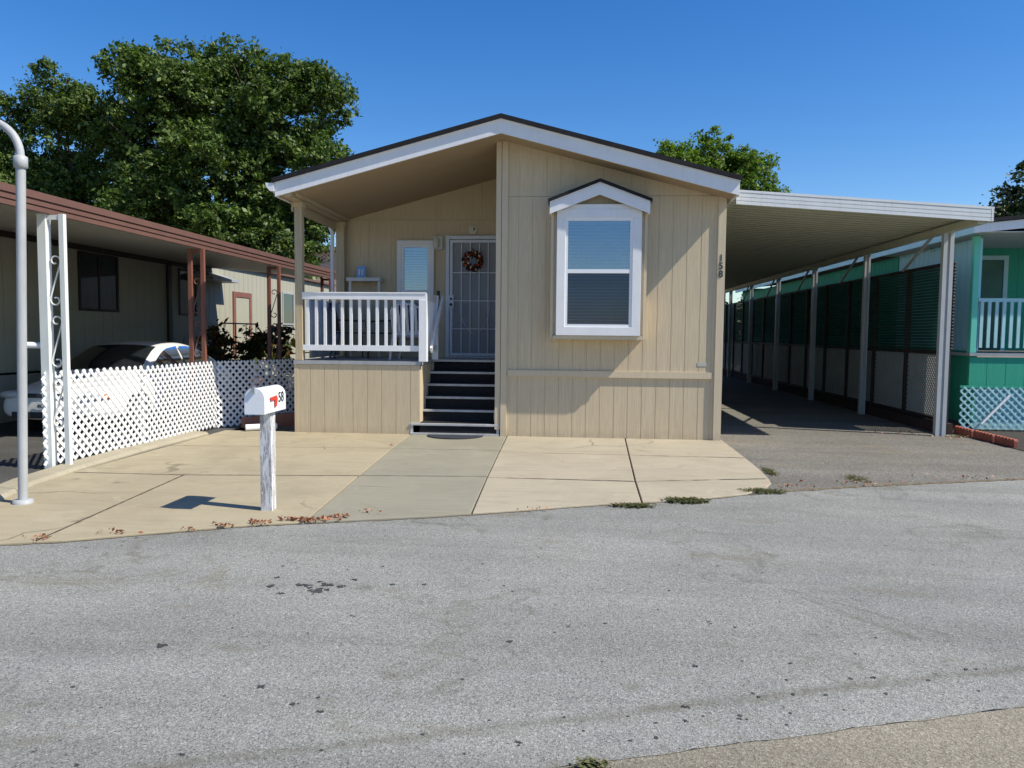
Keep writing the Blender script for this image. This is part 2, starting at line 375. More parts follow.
def siding(mb, x0, x1, zb, zt, y, pitch=.205, g=.009, dep=.005, back=.05):
    """vertical grooved siding facing -Y between x0..x1, zt may be a function of x"""
    f = zt if callable(zt) else (lambda x: zt)
    xs = [x0]; k = math.ceil(x0 / pitch + .01)
    while k * pitch < x1 - .03:
        xs.append(k * pitch); k += 1
    xs.append(x1)
    for i in range(len(xs)-1):
        a = xs[i] + (g/2 if i else 0); b = xs[i+1] - (g/2 if i < len(xs)-2 else 0)
        mb.prism([(a,y,zb),(b,y,zb),(b,y,f(b)),(a,y,f(a))], (0, back, 0))
        if i: mb.poly([(xs[i]-g/2,y+dep,zb),(xs[i]+g/2,y+dep,zb),(xs[i]+g/2,y+dep,f(xs[i])),(xs[i]-g/2,y+dep,f(xs[i]))])
def siding_side(mb, y0, y1, zb, zt, x, sgn, pitch=.205, g=.012, back=.05):
    """the same facing +X (sgn=1) or -X (sgn=-1)"""
    y = y0
    while y < y1 - 1e-4:
        b = min(y + pitch, y1)
        xx = sorted((x, x - sgn*back)); mb.box(xx[0], xx[1], y, b - g, zb, zt)
        xb = sorted((x - sgn*.009, x - sgn*back)); mb.box(xb[0], xb[1], b - g, b, zb, zt)
        y = b
def lattice(mb, p0, u, W, H, pitch, w, th, top=None):
    """diagonal lattice in the plane (u, z) starting at p0; u a unit vector; top(s)-> height at s"""
    p0 = Vector(p0); u = Vector(u).normalized(); z = Vector((0,0,1)); nrm = u.cross(z)
    for layer, sg in ((0, 1), (1, -1)):
        off = nrm * (th * (layer - .5) * 1.05)
        k = -int(H / pitch) - 2
        while k * pitch < W + H + pitch:
            c = k * pitch   # line s = c + sg*t , t = height
            ts = [0, H]
            lo, hi = 0, H
            if sg > 0: lo = max(0, -c); hi = min(H, W - c)
            else: lo = max(0, c - W); hi = min(H, c)
            if hi - lo > w * .6:
                a = p0 + u * (c + sg*lo) + z * lo + off; b = p0 + u * (c + sg*hi) + z * hi + off
                mb.bar(a, b, w, th, up=nrm) if False else mb.bar(a, b, w, th, up=tuple(nrm))
            k += 1

# ------------------------------------------------------------------ world, sun, camera
W = bpy.data.worlds.new('World'); S.world = W; W.use_nodes = True
nt = W.node_tree; nt.nodes.clear()
LD = Vector((-.87, .24, -1)).normalized()          # direction the sunlight travels
sd = -LD; elev = math.asin(sd.z); az = math.atan2(sd.x, sd.y)   # az clockwise from +Y
sky = nt.nodes.new('ShaderNodeTexSky'); sky.sky_type = 'NISHITA'; sky.sun_disc = False
sky.sun_elevation = elev; sky.sun_rotation = az; sky.altitude = 100; sky.air_density = 1.0; sky.dust_density = .25; sky.ozone_density = 3.2
hs = nt.nodes.new('ShaderNodeHueSaturation'); hs.inputs['Hue'].default_value = .509; hs.inputs['Saturation'].default_value = 1.36; hs.inputs['Value'].default_value = 1.28
bg = nt.nodes.new('ShaderNodeBackground'); bg.inputs[1].default_value = .100
wo = nt.nodes.new('ShaderNodeOutputWorld')
nt.links.new(sky.outputs[0], hs.inputs['Color']); nt.links.new(hs.outputs[0], bg.inputs[0]); nt.links.new(bg.outputs[0], wo.inputs[0])
sl = bpy.data.lights.new('sun', 'SUN'); sl.energy = 5.0; sl.angle = R(.53); sl.color = (1, .935, .81)
so = bpy.data.objects.new('sun', sl); COL.objects.link(so); so.rotation_euler = LD.to_track_quat('-Z', 'Y').to_euler(); so.location = (12, -8, 20)

f_, yaw, pitch, roll, D = 772.766, R(4.462), R(3.767), R(.529), 11.526
fw = Vector((-math.sin(yaw)*math.cos(pitch), math.cos(yaw)*math.cos(pitch), -math.sin(pitch)))
rt = Vector((math.cos(yaw), math.sin(yaw), 0)); up = rt.cross(fw)
rt2 = math.cos(roll)*rt + math.sin(roll)*up; up2 = -math.sin(roll)*rt + math.cos(roll)*up
cd = bpy.data.cameras.new('camera'); cd.sensor_width = 36; cd.lens = f_/1024*36; cd.clip_end = 2000; cd.clip_start = .05
co_ = bpy.data.objects.new('camera', cd); COL.objects.link(co_)
co_.matrix_world = Matrix(((rt2.x, up2.x, -fw.x, 0), (rt2.y, up2.y, -fw.y, -D), (rt2.z, up2.z, -fw.z, 1.55), (0, 0, 0, 1)))
S.camera = co_
S.view_settings.view_transform = 'Standard'; S.view_settings.look = 'None'; S.view_settings.exposure = 0.28; S.view_settings.gamma = 1

# ------------------------------------------------------------------ ground, road, slabs
RE = [(-60,-30),(-15,-12.2),(-9,-8.95),(-6,-7.25),(-5.2,-6.83),(-4.11,-6.33),(-3.72,-6.2),(-3.22,-5.93),(-2.58,-5.6),(-1.89,-5.38),(-1.18,-5.14),(-.44,-4.82),(.27,-4.5),(1.12,-4.2),(1.7,-3.88),(2.32,-3.57),(3.49,-3.11),(5.0,-2.63),(7,-2.05),(10,-1.3),(20,1),(60,9)]
def roadedge(x):
    for (a, b), (c, d) in zip(RE, RE[1:]):
        if a <= x <= c: return b + (d-b)*(x-a)/(c-a)
def near(x): return -8.83 + .33*x + (.006*math.sin(x*11+1)+.004*math.sin(x*29) if abs(x) < 10 else 0)
mb = MB(); mb.poly([(-400,-300,-.12),(400,-300,-.12),(400,600,-.12),(-400,600,-.12)]); struct(mb.build('ground', M['dirt']))
mb = MB(); L = []
xs = sorted(set([p[0] for p in RE] + [x*.35 - 6 for x in range(40)]))
for a, b in zip(xs, xs[1:]):
    mb.poly([(a, near(a), -.018), (b, near(b), -.018), (b, roadedge(b)+.05, -.018), (a, roadedge(a)+.05, -.018)])
struct(mb.build('road', M['road'], fix=False))
mb = MB()
for a, b in zip(xs, xs[1:]):
    mb.poly([(a, near(a)-30, -.006), (b, near(b)-30, -.006), (b, near(b), -.006), (a, near(a), -.006)])
    mb.poly([(a, near(a), -.006), (b, near(b), -.006), (b, near(b), -.03), (a, near(a), -.03)])
struct(mb.build('pavement', M['gutter'], fix=False))
mb = MB(); q = [(-3 + k*.06) for k in range(160)]; rr = random.Random(5); hw = [rr.uniform(.006,.024) for _ in q]
for i in range(len(q)-1):
    a, b = q[i], q[i+1]; mb.poly([(a, near(a)-.002, -.0035), (b, near(b)-.002, -.0035), (b, near(b)+hw[i+1], -.0150), (a, near(a)+hw[i], -.0150)])
struct(mb.build('joint_crack', M['crack'], fix=False))
M['crackdirt'] = paint('edge_dirt', (.16, .13, .085), .95, .45, (.07, .055, .035), .8, scale=25)
# right asphalt driveway and left neighbour driveway
mb = MB(); pts = [(1.2, roadedge(1.2)+.02, -.010)]
for x in [1.7,2.32,3.49,5.0,6.2]: pts.append((x, roadedge(x)+.015*math.sin(x*9), -.010))
pts += [(6.2,24,-.010),(1.2,24,-.010)]
mb.poly(pts); o = struct(mb.build('driveway', M['drive'], fix=False))
mb = MB(); mb.poly([(x, roadedge(x), -.008) for x in (-11,-9,-7,-6,-5.3)] + [(-5.35,20,-.008),(-11,20,-.008)]); struct(mb.build('driveway', M['drivedark'], fix=False))
# soil strip at the right
mb = MB(); mb.poly([(x, roadedge(x), -.004) for x in (6.22,7,10,14)] + [(14,24,-.004),(6.22,24,-.004)]); struct(mb.build('soil', M['soil'], fix=False))
# concrete slabs
def slab(poly, mat, drop=0):
    mb = MB(); mb.prism([(x, y, -.11) for x, y in poly], (0, 0, .11 - drop)); o = struct(mb.build('concrete_slab', mat, bevel=.006)); return o
def edge_pts(x0, x1):
    xs = [x0] + [p[0] for p in RE if x0 < p[0] < x1] + [x1]
    return [(x, roadedge(x)) for x in xs]
g = .008
mb = MB(); mb.poly([(-5.36,-6.75,-.03),(-4.1,-6.2,-.03),(-2.6,-5.55,-.03),(-.4,-4.76,-.03),(1.1,-4.15,-.03),(1.9,-3.6,-.03),(2.1,-3,-.03),(2.2,0,-.03),(2.2,.05,-.03),(-5.36,.05,-.03)]); struct(mb.build('joint_filler', M['crack'], fix=False))
slab([(-5.38,-.05),(-5.38,-3.6),(-2.30-g,-3.45),(-2.40-g,-1.60),(-5.38,-1.6)][:0] or [(-5.38,-1.6-g),(-5.38,-3.62),(-4.14,-3.62),(-2.28-g,-3.42),(-2.38-g,-1.45-g)], M['slab'])
slab([(-5.38,-1.6+g),(-2.38-g,-1.45+g),(-2.43-g,0.06),(-5.38,0.06)], M['slab'])
slab([(-5.38,-3.62-g)] + edge_pts(-5.38,-3.9) + [(-4.14,-3.62-g)], M['slab'])
slab([(-4.14+g,-3.62-g)] + edge_pts(-3.9+g,-2.16-g) + [(-2.28-g,-3.42-g)], M['slab'])
slab([(-2.28+g,-3.38-g)] + edge_pts(-2.16+g,-.85-g) + [(-.90-g,-3.22-g)], M['slabgrey'])
slab([(-2.28+g,-3.38+g),(-.90-g,-3.22+g),(-.94-g,-1.4-g),(-2.38+g,-1.45-g)], M['slabgrey'])
slab([(-2.38+g,-1.45+g),(-.94-g,-1.4+g),(-.97-g,.06),(-2.43+g,.06)], M['slabgrey'])
slab([(-.90+g,-3.35-g)] + edge_pts(-.85+g,.66-g) + [(.68-g,-3.38-g)], M['slab2'])
slab([(-.90+g,-3.35+g),(.68-g,-3.38+g),(.74-g,-1.6-g),(-.94+g,-1.55-g)], M['slab2'])
slab([(-.94+g,-1.55+g),(.74-g,-1.6+g),(.80-g,.06),(-.97+g,.06)], M['slab2'])
slab([(.68+g,-3.38-g)] + edge_pts(.66+g,1.72) + [(1.95,-3.62),(2.1,-3.3),(2.14,-3.05)] + [(2.13,-3.4+.3),(.7,-3.38)][:0], M['slab2'])
slab([(.68+g,-3.38+g),(2.05,-3.38+g),(2.12,-3.1),(2.18,-2.5),(2.2,-1.62-g),(.74+g,-1.6-g)][:0] or [(.68+g,-3.36+g),(2.14,-3.03),(2.18,-2.5),(2.2,-1.62-g),(.74+g,-1.6-g)], M['slab2'])
slab([(.74+g,-1.6+g),(2.2,-1.62+g),(2.22,.06),(.80+g,.06)], M['slab2'])
mb = MB(); rr = random.Random(21)
for pts_, wd in (([(-5.38,-3.62),(-4.14,-3.62),(-2.29,-3.42),(-.90,-3.31)],.007),([(-.90,-3.35),(.68,-3.37),(2.11,-3.04)],.007),([(-5.38,-1.6),(-2.38,-1.45),(-.94,-1.43)],.006),([(-.94,-1.55),(.74,-1.6),(2.19,-1.61)],.006),([(-4.14,-3.62),(-3.9,-6.24)],.006)):
    for (ax, ay), (bx, by) in zip(pts_, pts_[1:]):
        L_ = math.hypot(bx-ax, by-ay); n = max(2, int(L_/.06)); nx, ny = -(by-ay)/L_, (bx-ax)/L_; W_ = [wd*rr.uniform(.5,1.5) for _ in range(n+1)]
        for i in range(n):
            p = [(ax+(bx-ax)*t+nx*w, ay+(by-ay)*t+ny*w, .003) for t, w in ((i/n,-W_[i]),((i+1)/n,-W_[i+1]),((i+1)/n,W_[i+1]),(i/n,W_[i]))]; mb.poly(p)
struct(mb.build('joint_dirt', M['crackdirt'], fix=False))
# kerb at the left with a rolled top
mb = MB(); ck = [(-4.84,-5.7),(-5.08,-5.15),(-5.30,-4.3),(-5.40,-3.4),(-5.44,-2.0),(-5.40,-.45)]
for (ax, ay), (bx, by) in zip(ck, ck[1:]):
    prof = [(0,-.1),(0,.01),(-.04,.04),(-.26,.05),(-.29,.03),(-.29,-.1)]
    A = [(ax+dx, ay, dz) for dx, dz in prof]; B = [(bx+dx, by, dz) for dx, dz in prof]
    mb.raw(A+B, [(i, (i+1)%6, 6+(i+1)%6, 6+i) for i in range(6)] + [tuple(range(6)), tuple(range(6,12))])
struct(mb.build('curb', M['curb']))
mb = MB(); rr = random.Random(15); q = [(-6 + k*.05) for k in range(240)]; w0 = [rr.uniform(.002,.014) for _ in q]; w1 = [rr.uniform(.004,.03)*(1.6 if x > 2 else 1) for x in q]
for i in range(len(q)-1):
    a, b = q[i], q[i+1]; za = -.004 if a > 2.1 else -.0145
    mb.poly([(a, roadedge(a)-w1[i], -.0145), (b, roadedge(b)-w1[i+1], -.0145), (b, roadedge(b)+w0[i+1], za), (a, roadedge(a)+w0[i], za)])
struct(mb.build('joint_crack', M['crackdirt'], fix=False))
# oil drips on the road
mb = MB()
rr = random.Random(77); spots = [(-1.53,-7.05,.065),(-1.49,-6.93,.05),(-1.64,-6.95,.05),(-1.40,-6.95,.03),(-1.83,-6.99,.035),(-1.36,-6.82,.028),(-1.56,-6.88,.022),(-1.47,-7.02,.025),(-1.72,-7.12,.028),(-1.86,-6.83,.02),(-1.58,-7.0,.022),(-2.02,-7.92,.035),(-1.1,-6.88,.02),(-.9,-6.86,.018),(-1.35,-8.3,.025),(-1.15,-8.45,.022),(-1.02,-8.5,.02),(.6,-7.9,.02),(-.3,-7.7,.02)]
spots += [(rr.uniform(-2.2,1.6), rr.uniform(-8.6,-6.2), rr.uniform(.006,.013)) for _ in range(50)] + [(x, -8.5+.33*x+rr.gauss(0,.09), rr.uniform(.007,.016)) for x in [rr.uniform(-2,2) for _ in range(40)]]
spots += [(rr.uniform(-3.4,4.0), rr.uniform(-6.4,-4.2), rr.uniform(.007,.013)) for _ in range(22)]
for px, py, r in spots:
    for q in range(1 if r < .014 else 16):
        sg = 0 if r < .014 else r*.36; cx, cy, rq = px+rr.gauss(0,sg)*1.1, py+rr.gauss(0,sg), r*(1 if r < .014 else rr.uniform(.12,.42))
        if cy > roadedge(cx)-.05: continue
        mb.poly([(cx + rq*rr.uniform(.5,1.2)*math.cos(2*math.pi*k/8), cy + rq*rr.uniform(.5,1.2)*math.sin(2*math.pi*k/8), -.0165+.00012*q) for k in range(8)])
oil = paint('oil_stain', (.060, .060, .058), .7, .3, scale=30)
struct(mb.build('oil_stain', oil, fix=False))

# ------------------------------------------------------------------ THE HOUSE
XL, XR, XM = -4.24, 2.18, -1.07
house = empty('mobile_home', (-1, 0, 0), 'tan mobile home with white gable trim, front porch and dark steps', 'house')
def B(fn, name, mat, parent=house, **k):
    mb = MB(); fn(mb); return mb.build(name, mat, parent, **k)
RX, EL, ER = -1.05, -4.33, 2.27           # ridge x, eave x left and right
ZR = 4.555; slope = .265
def rooftop(x): return ZR - slope*abs(x-RX)     # top line of the fascia
def soff(x): return rooftop(x) - .185
SE = .49                                        # front overhang
HY = 17.0
seam = 3.56
# front wall (right part)
def fwall(mb):
    siding(mb, XM+.09, 2.03, .97, seam, 0)
    siding(mb, XM+.09, 2.03, seam+.004, soff, -.004)
wall = B(fwall, 'wall', M['siding'])
def fskirt(mb): siding(mb, XM+.09, 2.03, .0, .91, .004)
B(fskirt, 'skirting', M['siding'])
def belt(mb): mb.box(XM+.10, 2.035, -.028, .02, .905, 1.0)
B(belt, 'belt_trim', M['trim'])
def cor(mb):
    mb.box(2.03, 2.075, -.005, .03, 0, 3.62); 
    mb.prism([(2.075,-.035,0),(2.185,-.035,0),(2.185,-.035,soff(2.185)),(2.075,-.035,soff(2.075))], (0,.06,0))
B(cor, 'corner_board', M['trim'])
def cor2(mb):
    mb.prism([(XM+.0,-.03,0),(XM+.09,-.03,0),(XM+.09,-.03,soff(XM+.09)),(XM+.0,-.03,soff(XM))], (0,.05,0))
B(cor2, 'corner_board', M['trim'])
def cor3(mb):   # the end of the partition beside the porch
    mb.prism([(XM-.085,-.018,.10),(XM-.008,-.018,.10),(XM-.008,-.018,soff(XM)),(XM-.085,-.018,soff(XM-.08))], (0,.05,0))
B(cor3, 'corner_board', M['trim'])
B(lambda m: siding_side(m, .03, HY, 0, soff(2.18)+.02, 2.18, 1), 'wall', M['siding'])
B(lambda m: siding_side(m, 2.33, HY, 0, soff(XL)+.02, XL, -1), 'wall', M['siding'])
B(lambda m: siding_side(m, .03, 2.33, 0, 4.3, XM-.07, -1), 'wall', M['siding'])
B(lambda m: m.prism([(XL,HY,0),(2.18,HY,0),(2.18,HY,soff(2.18)),(RX,HY,soff(RX)),(XL,HY,soff(XL))], (0,.05,0)), 'wall', M['siding'])
def bwall(mb):
    y = 2.33
    siding(mb, XL+.1, XM-.07, 1.1, seam, y, pitch=.41, g=.010, dep=.006)
    siding(mb, XL+.1, XM-.07, seam+.004, soff, y-.006, pitch=.41, g=.010, dep=.006)
    mb.box(XL+.1, XM-.07, y-.02, y-.004, seam-.012, seam+.006)
B(bwall, 'wall', M['siding'])
# roof
def roof(mb):
    for sx, xe in ((-1, EL), (1, ER)):
        zt = rooftop(xe)
        pr = [(RX,-SE-.045,ZR+.004),(xe+sx*.03,-SE-.045,zt+.004),(xe+sx*.03,-SE-.045,zt+.062),(RX,-SE-.045,ZR+.066)]
        mb.prism(pr, (0, HY+SE+.4, 0))
B(roof, 'roof', M['shingle'])
def drip(mb):
    for sx, xe in ((-1, EL), (1, ER)):
        a = [(RX,-SE-.02,ZR-.004),(xe+sx*.01,-SE-.02,rooftop(xe)-.004),(xe+sx*.01,-SE-.02,rooftop(xe)+.002),(RX,-SE-.02,ZR+.002)]
        mb.prism(a, (0,.03,0))
B(drip, 'drip_edge', M['white'])
for sx, xe in ((-1, EL), (1, ER)):
    def fas(mb):
        a = [(RX,-SE,ZR-.004),(xe,-SE,rooftop(xe)-.004),(xe,-SE,rooftop(xe)-.195),(RX,-SE,ZR-.195)]
        mb.prism(a, (0,.03,0))
    B(fas, 'fascia', M['white'])
    def efas(mb): x = xe; mb.box(min(x, x-sx*.03), max(x, x-sx*.03), -SE+.031, HY, rooftop(x)-.195, rooftop(x)-.01)
    B(efas, 'fascia', M['white'])
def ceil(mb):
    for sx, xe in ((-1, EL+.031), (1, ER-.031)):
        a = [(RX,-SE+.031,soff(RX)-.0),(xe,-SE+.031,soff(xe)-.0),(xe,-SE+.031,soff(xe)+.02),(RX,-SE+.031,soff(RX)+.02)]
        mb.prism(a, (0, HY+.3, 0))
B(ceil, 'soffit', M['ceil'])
def gut(mb):
    x = EL
    mb.prism([(x-.002,-SE-.03,rooftop(x)-.01),(x-.13,-SE-.03,rooftop(x)-.0),(x-.115,-SE-.03,rooftop(x)-.06),(x-.06,-SE-.03,rooftop(x)-.12),(x-.002,-SE-.03,rooftop(x)-.12)], (0, HY, 0))
gt = B(gut, 'gutter', M['white'])
def down(mb): mb.tube([(-4.35,2.05,3.55),(-4.35,2.05,3.45),(-4.30,2.1,3.3),(-4.31,2.12,3.1),(-4.31,2.12,.2)], .035, 8)
mb = MB(); down(mb); mb.build('downspout', M['white'], gt)
# soffit vent
# porch
def skirt(mb):
    siding(mb, XL+.0, -2.30, .0, 1.045, 0, pitch=.222)
    mb.box(XL-.005, XL+.05, -.004, 2.33, 0, 1.045)
    siding_side(mb, .055, 2.3, 0, 1.045, -2.30, 1)
B(skirt, 'porch_skirting', M['siding'])
def deck(mb):
    mb.box(XL-.01, -2.285, -.02, 1.08, 1.05, 1.105); mb.box(XL-.01, XM-.12, 1.085, 2.33, 1.05, 1.105)
B(deck, 'porch_deck', M['greymetal'])
def post(x, y, w=.115):
    mb = MB(); mb.box(x-w/2, x+w/2, y-w/2, y+w/2, 1.107, 3.50)
    mb.box(x-w/2-.02, x+w/2+.02, y-w/2-.02, y+w/2+.02, 3.42, 3.5); return mb.build('porch_post', M['oldpost'], house, bevel=.006)
post(-4.17, .06); post(-4.17, 2.2, .15)
def beam(mb):
    mb.box(-4.23,-4.11,-SE+.04,2.3,3.50,3.56); mb.box(-4.27,-4.24,.0,2.3,3.36,3.57); mb.box(-4.10,-4.05,-.3,2.3,3.53,3.60)
B(beam, 'porch_beam', M['oldpost'])
# railing
rail = MB(); rail.box(-4.11,-2.19,-.02,.075,2.035,2.125); rail.box(-4.11,-2.2,-.03,.085,2.125,2.145)
rail = rail.build('porch_railing', M['rail'], house, bevel=.004)
mb = MB(); mb.box(-4.11,-2.30,.005,.055,1.26,1.345); mb.build('bottom_rail', M['rail'], rail)
for k in range(13):
    x = -4.055 + k*.1345; mb = MB(); mb.box(x, x+.042, .010, .050, 1.345, 2.035); mb.build('baluster', M['rail'], rail)
mb = MB(); mb.box(-2.31,-2.19,-.035,.085,1.107,2.034); mb.build('newel_post', M['rail'], rail, bevel=.004)
mb = MB(); mb.box(-2.27,-2.22,.09,1.0,2.035,2.145); mb.build('side_rail', M['rail'], rail); mb = MB(); mb.box(-2.27,-2.22,.09,1.0,1.26,1.345)
mb.build('side_rail', M['rail'], rail)
for k in range(6):
    y = .19 + k*.13; mb = MB(); mb.box(-2.265,-2.225,y,y+.04,1.345,2.035); mb.build('baluster', M['rail'], rail)
mb = MB(); mb.box(-2.30,-2.20,1.0,1.1,1.107,2.15); mb.build('newel_post', M['rail'], rail)
mb = MB(); mb.bar((-2.145,.12,1.28),(-2.145,1.15,2.10), .035, .10); mb.build('handrail', M['rail'], rail)
# porch window
def window(x0, x1, z0, z1, y, zm, matf, parent=house, sash=M['vinyl'], fr=.085, name='window', low='glasslow'):
    mb = MB()
    mb.box(x0,x1,y-.035,y+.02,z1-fr,z1); mb.box(x0,x1,y-.035,y+.02,z0,z0+fr); mb.box(x0,x0+fr,y-.035,y+.02,z0+fr,z1-fr); mb.box(x1-fr,x1,y-.035,y+.02,z0+fr,z1-fr)
    w = mb.build(name, matf, parent, bevel=.004)
    a, b, c, d = x0+fr, x1-fr, z0+fr, z1-fr; t = .038
    mb = MB(); yy = y-.022
    mb.box(a,b,yy,y+.03,d-t,d); mb.box(a,b,yy,y+.03,c,c+t); mb.box(a,a+t,yy,y+.03,c+t,d-t); mb.box(b-t,b,yy,y+.03,c+t,d-t); mb.box(a+t,b-t,yy,y+.03,zm-.028,zm+.028)
    mb.build('sash', sash, w)
    mb = MB(); mb.box(a+t+.002,b-t-.002,y+.004,y+.008,zm+.03,d-t-.002); mb.build('pane', M['glass'], w)
    mb = MB(); mb.box(a+t+.002,b-t-.002,y+.014,y+.018,c+t+.002,zm-.03); mb.build('pane', M[low], w)
    mb = MB(); z = c+t+.01
    while z < d - t:
        j1 = random.uniform(-.004,.004); mb.prism([(a+t+.005,y+.030,z+j1),(b-t-.005,y+.030,z-j1),(b-t-.005,y+.046,z+.040),(a+t+.005,y+.046,z+.040+j1)], (0,.0015,.0015)); z += .046
    mb.box(a+t,b-t,y+.032,y+.055,d-t-.02,d-t)
    mb.build('blind', M['blind'], w)
    mb = MB(); mb.box(a,b,y+.07,y+.075,c,d); mb.build('dark_room', M['dark'], w)
    return w
window(-3.17,-2.5,1.45,3.19, 2.29, 2.28, M['white'])
# security door + front door
def sdoor():
    x0, x1, z0, z1, y = -2.28, -1.24, 1.12, 3.27, 2.26
    mb = MB(); mb.box(x0,x0+.06,y-.02,y+.05,z0,z1); mb.box(x1-.06,x1,y-.02,y+.05,z0,z1); mb.box(x0+.06,x1-.06,y-.02,y+.05,z1-.06,z1); mb.box(x0,x1,y-.03,y+.05,z0-.02,z0)
    d = mb.build('security_door', M['secdoor'], house)
    a, b, c, e = x0+.07, x1-.07, z0+.015, z1-.07
    mb = MB(); mb.box(a,a+.05,y,y+.03,c,e); mb.box(b-.05,b,y,y+.03,c,e); mb.box(a+.05,b-.05,y,y+.03,e-.05,e); mb.box(a+.05,b-.05,y,y+.03,c,c+.05)
    for zz in (1.62, 2.12, 2.62): mb.box(a+.05,b-.05,y+.004,y+.022,zz-.008,zz+.008)
    mb.build('door_leaf', M['secdoor'], d)
    for k in range(1, 5):
        xx = a+.05 + (b-a-.1)*(k)/5
        mb = MB(); mb.box(xx-.008,xx+.008,y-.002,y+.02,c+.05,e-.05); mb.build('bar', M['secdoor'], d)
    mb = MB(); 
    for t_ in (1,):   # scroll outline that hangs below the middle
        pts = []
        for k in range(25):
            an = math.pi*k/24; pts.append(((a+b)/2 + .27*math.cos(an), y+.01, 2.12 - .58*math.sin(an)))
        mb.tube(pts, .005, 5)
    mb.build('scroll', M['secdoor'], d)
    mb = MB(); mb.box(a+.05,b-.05,y+.032,y+.034,c+.05,e-.05); mb.build('mesh_screen', M['screen'], d)
    mb = MB(); mb.box(a-.015,a+.075,y-.035,y-.001,1.99,2.22); lk = mb.build('lock_box', M['secdoor'], d)
    mb = MB(); mb.tube([(a+.03,y-.036,2.15),(a+.03,y-.06,2.15)], .022, 8); mb.build('lock_cylinder', M['blackiron'], lk); mb = MB(); mb.tube([(a+.03,y-.036,2.05),(a+.03,y-.075,2.05)], .026, 8); mb.build('knob', M['blackiron'], lk)
    mb = MB(); mb.box(x0+.04,x1-.04,y+.075,y+.12,c,e+.03); fd = mb.build('front_door', M['doorpaint'], house)
    mb = MB(); pts = [((a+b)/2+.21*math.cos(2*math.pi*k/32), y+.066, 2.22+.72*math.sin(2*math.pi*k/32)) for k in range(32)]; mb.prism(pts, (0,.008,0)); mb.build('oval_glass', M['glassdark'], fd)
    mb = MB(); pts = [((a+b)/2+.235*math.cos(2*math.pi*k/32), y+.07, 2.22+.75*math.sin(2*math.pi*k/32)) for k in range(33)]; mb.tube(pts, .014, 5); mb.build('oval_rim', M['vinyl'], fd)
sdoor()
# wall lamp, doorbell
mb = MB(); mb.box(-2.52,-2.34,2.26,2.33,3.03,3.27); lp = mb.build('wall_lamp', M['trimwhite'], house, bevel=.01)
mb = MB(); mb.tube([(-2.45,2.20,3.23),(-2.45,2.20,3.19),(-2.45,2.20,3.08),(-2.45,2.20,3.04)], [.03,.055,.05,.03], 10); mb.build('lamp_glass', M['lampglass'], lp)
mb = MB(); mb.box(-2.45,-2.40,2.30,2.33,2.14,2.30); mb.build('doorbell', M['ink'], house, bevel=.005)
# round plaque above the door, wreath
mb = MB(); mb.prism([(-1.80+.075*math.cos(2*math.pi*k/20), 2.29, 3.375+.075*math.sin(2*math.pi*k/20)) for k in range(20)], (0,.02,0))
o = mb.build('wall_dial', M['goldplaque'], loc=(-1.80,2.3,3.3)); tag(o, 'small round pale dial hung on the wall above the front door', 'dial')
mb = MB(); mb.prism([(-1.80+.005,2.285,3.37),(-1.765,2.285,3.37),(-1.765,2.285,3.40),(-1.79,2.285,3.43)], (0,.004,0)); mb.build('dial_hand', M['ink'], o)
wr = empty('wreath', (-1.79,2.2,2.83), 'round autumn wreath of red, orange and cream flowers on the security door', 'wreath')
mb = MB(); wc = Vector((-1.79,2.215,2.83)); pts = [wc+Vector((.135*math.cos(2*math.pi*k/24),0,.135*math.sin(2*math.pi*k/24))) for k in range(25)]; mb.tube(pts, .04, 7)
for k in range(160):
    a = random.uniform(0,2*math.pi); r = .135+random.uniform(-.055,.055); q = wc+Vector((r*math.cos(a),-.03+random.uniform(-.02,.02),r*math.sin(a)))
    d = Vector((random.uniform(-1,1),random.uniform(-1,.2),random.uniform(-1,1))).normalized()*.03; e = d.orthogonal()*.5
    mb.poly([q-d, q+e, q+d, q-e])
mb.build('twig_ring', M['wreathdark'], wr, fix=False)
for nm, mt, cnt in (('red_flower','berry_r',16),('orange_flower','berry_o',11),('cream_flower','berry_w',10)):
    mb = MB()
    for k in range(cnt):
        a = 2*math.pi*(k+random.uniform(-.3,.3))/cnt+len(nm); r = .135+random.uniform(-.045,.045); mb.ball((wc.x+r*math.cos(a), wc.y-.045, wc.z+r*math.sin(a)), random.uniform(.013,.022), 6, 4)
    o = mb.build(nm, M[mt], wr); o['kind'] = 'stuff'
# shelf bracket table with blue card
sh = empty('wall_shelf', (-3.85,2.2,1.1), 'white narrow shelf table standing against the porch back wall', 'shelf')
mb = MB(); mb.box(-4.03,-3.42,2.02,2.31,2.45,2.51); mb.build('shelf_top', M['trimwhite'], sh)
for x in (-3.99,-3.47):
    mb = MB(); mb.box(x,x+.045,2.05,2.09,1.107,2.45); mb.build('leg', M['trimwhite'], sh)
mb = MB(); mb.prism([(-3.88,2.14,2.512),(-3.72,2.14,2.512),(-3.72,2.19,2.72),(-3.88,2.19,2.72)], (0,.02,.004)); o = mb.build('card_box', M['bluecard'], loc=(-3.8,2.15,2.512)); tag(o, 'small blue and white card box standing on the porch shelf', 'box')
mb = MB()
for x in (-3.845,-3.79): mb.prism([(x,2.137,2.55),(x+.03,2.137,2.55),(x+.03,2.172,2.67),(x,2.172,2.67)], (0,-.003,0))
mb.build('print', M['plastic'], o)
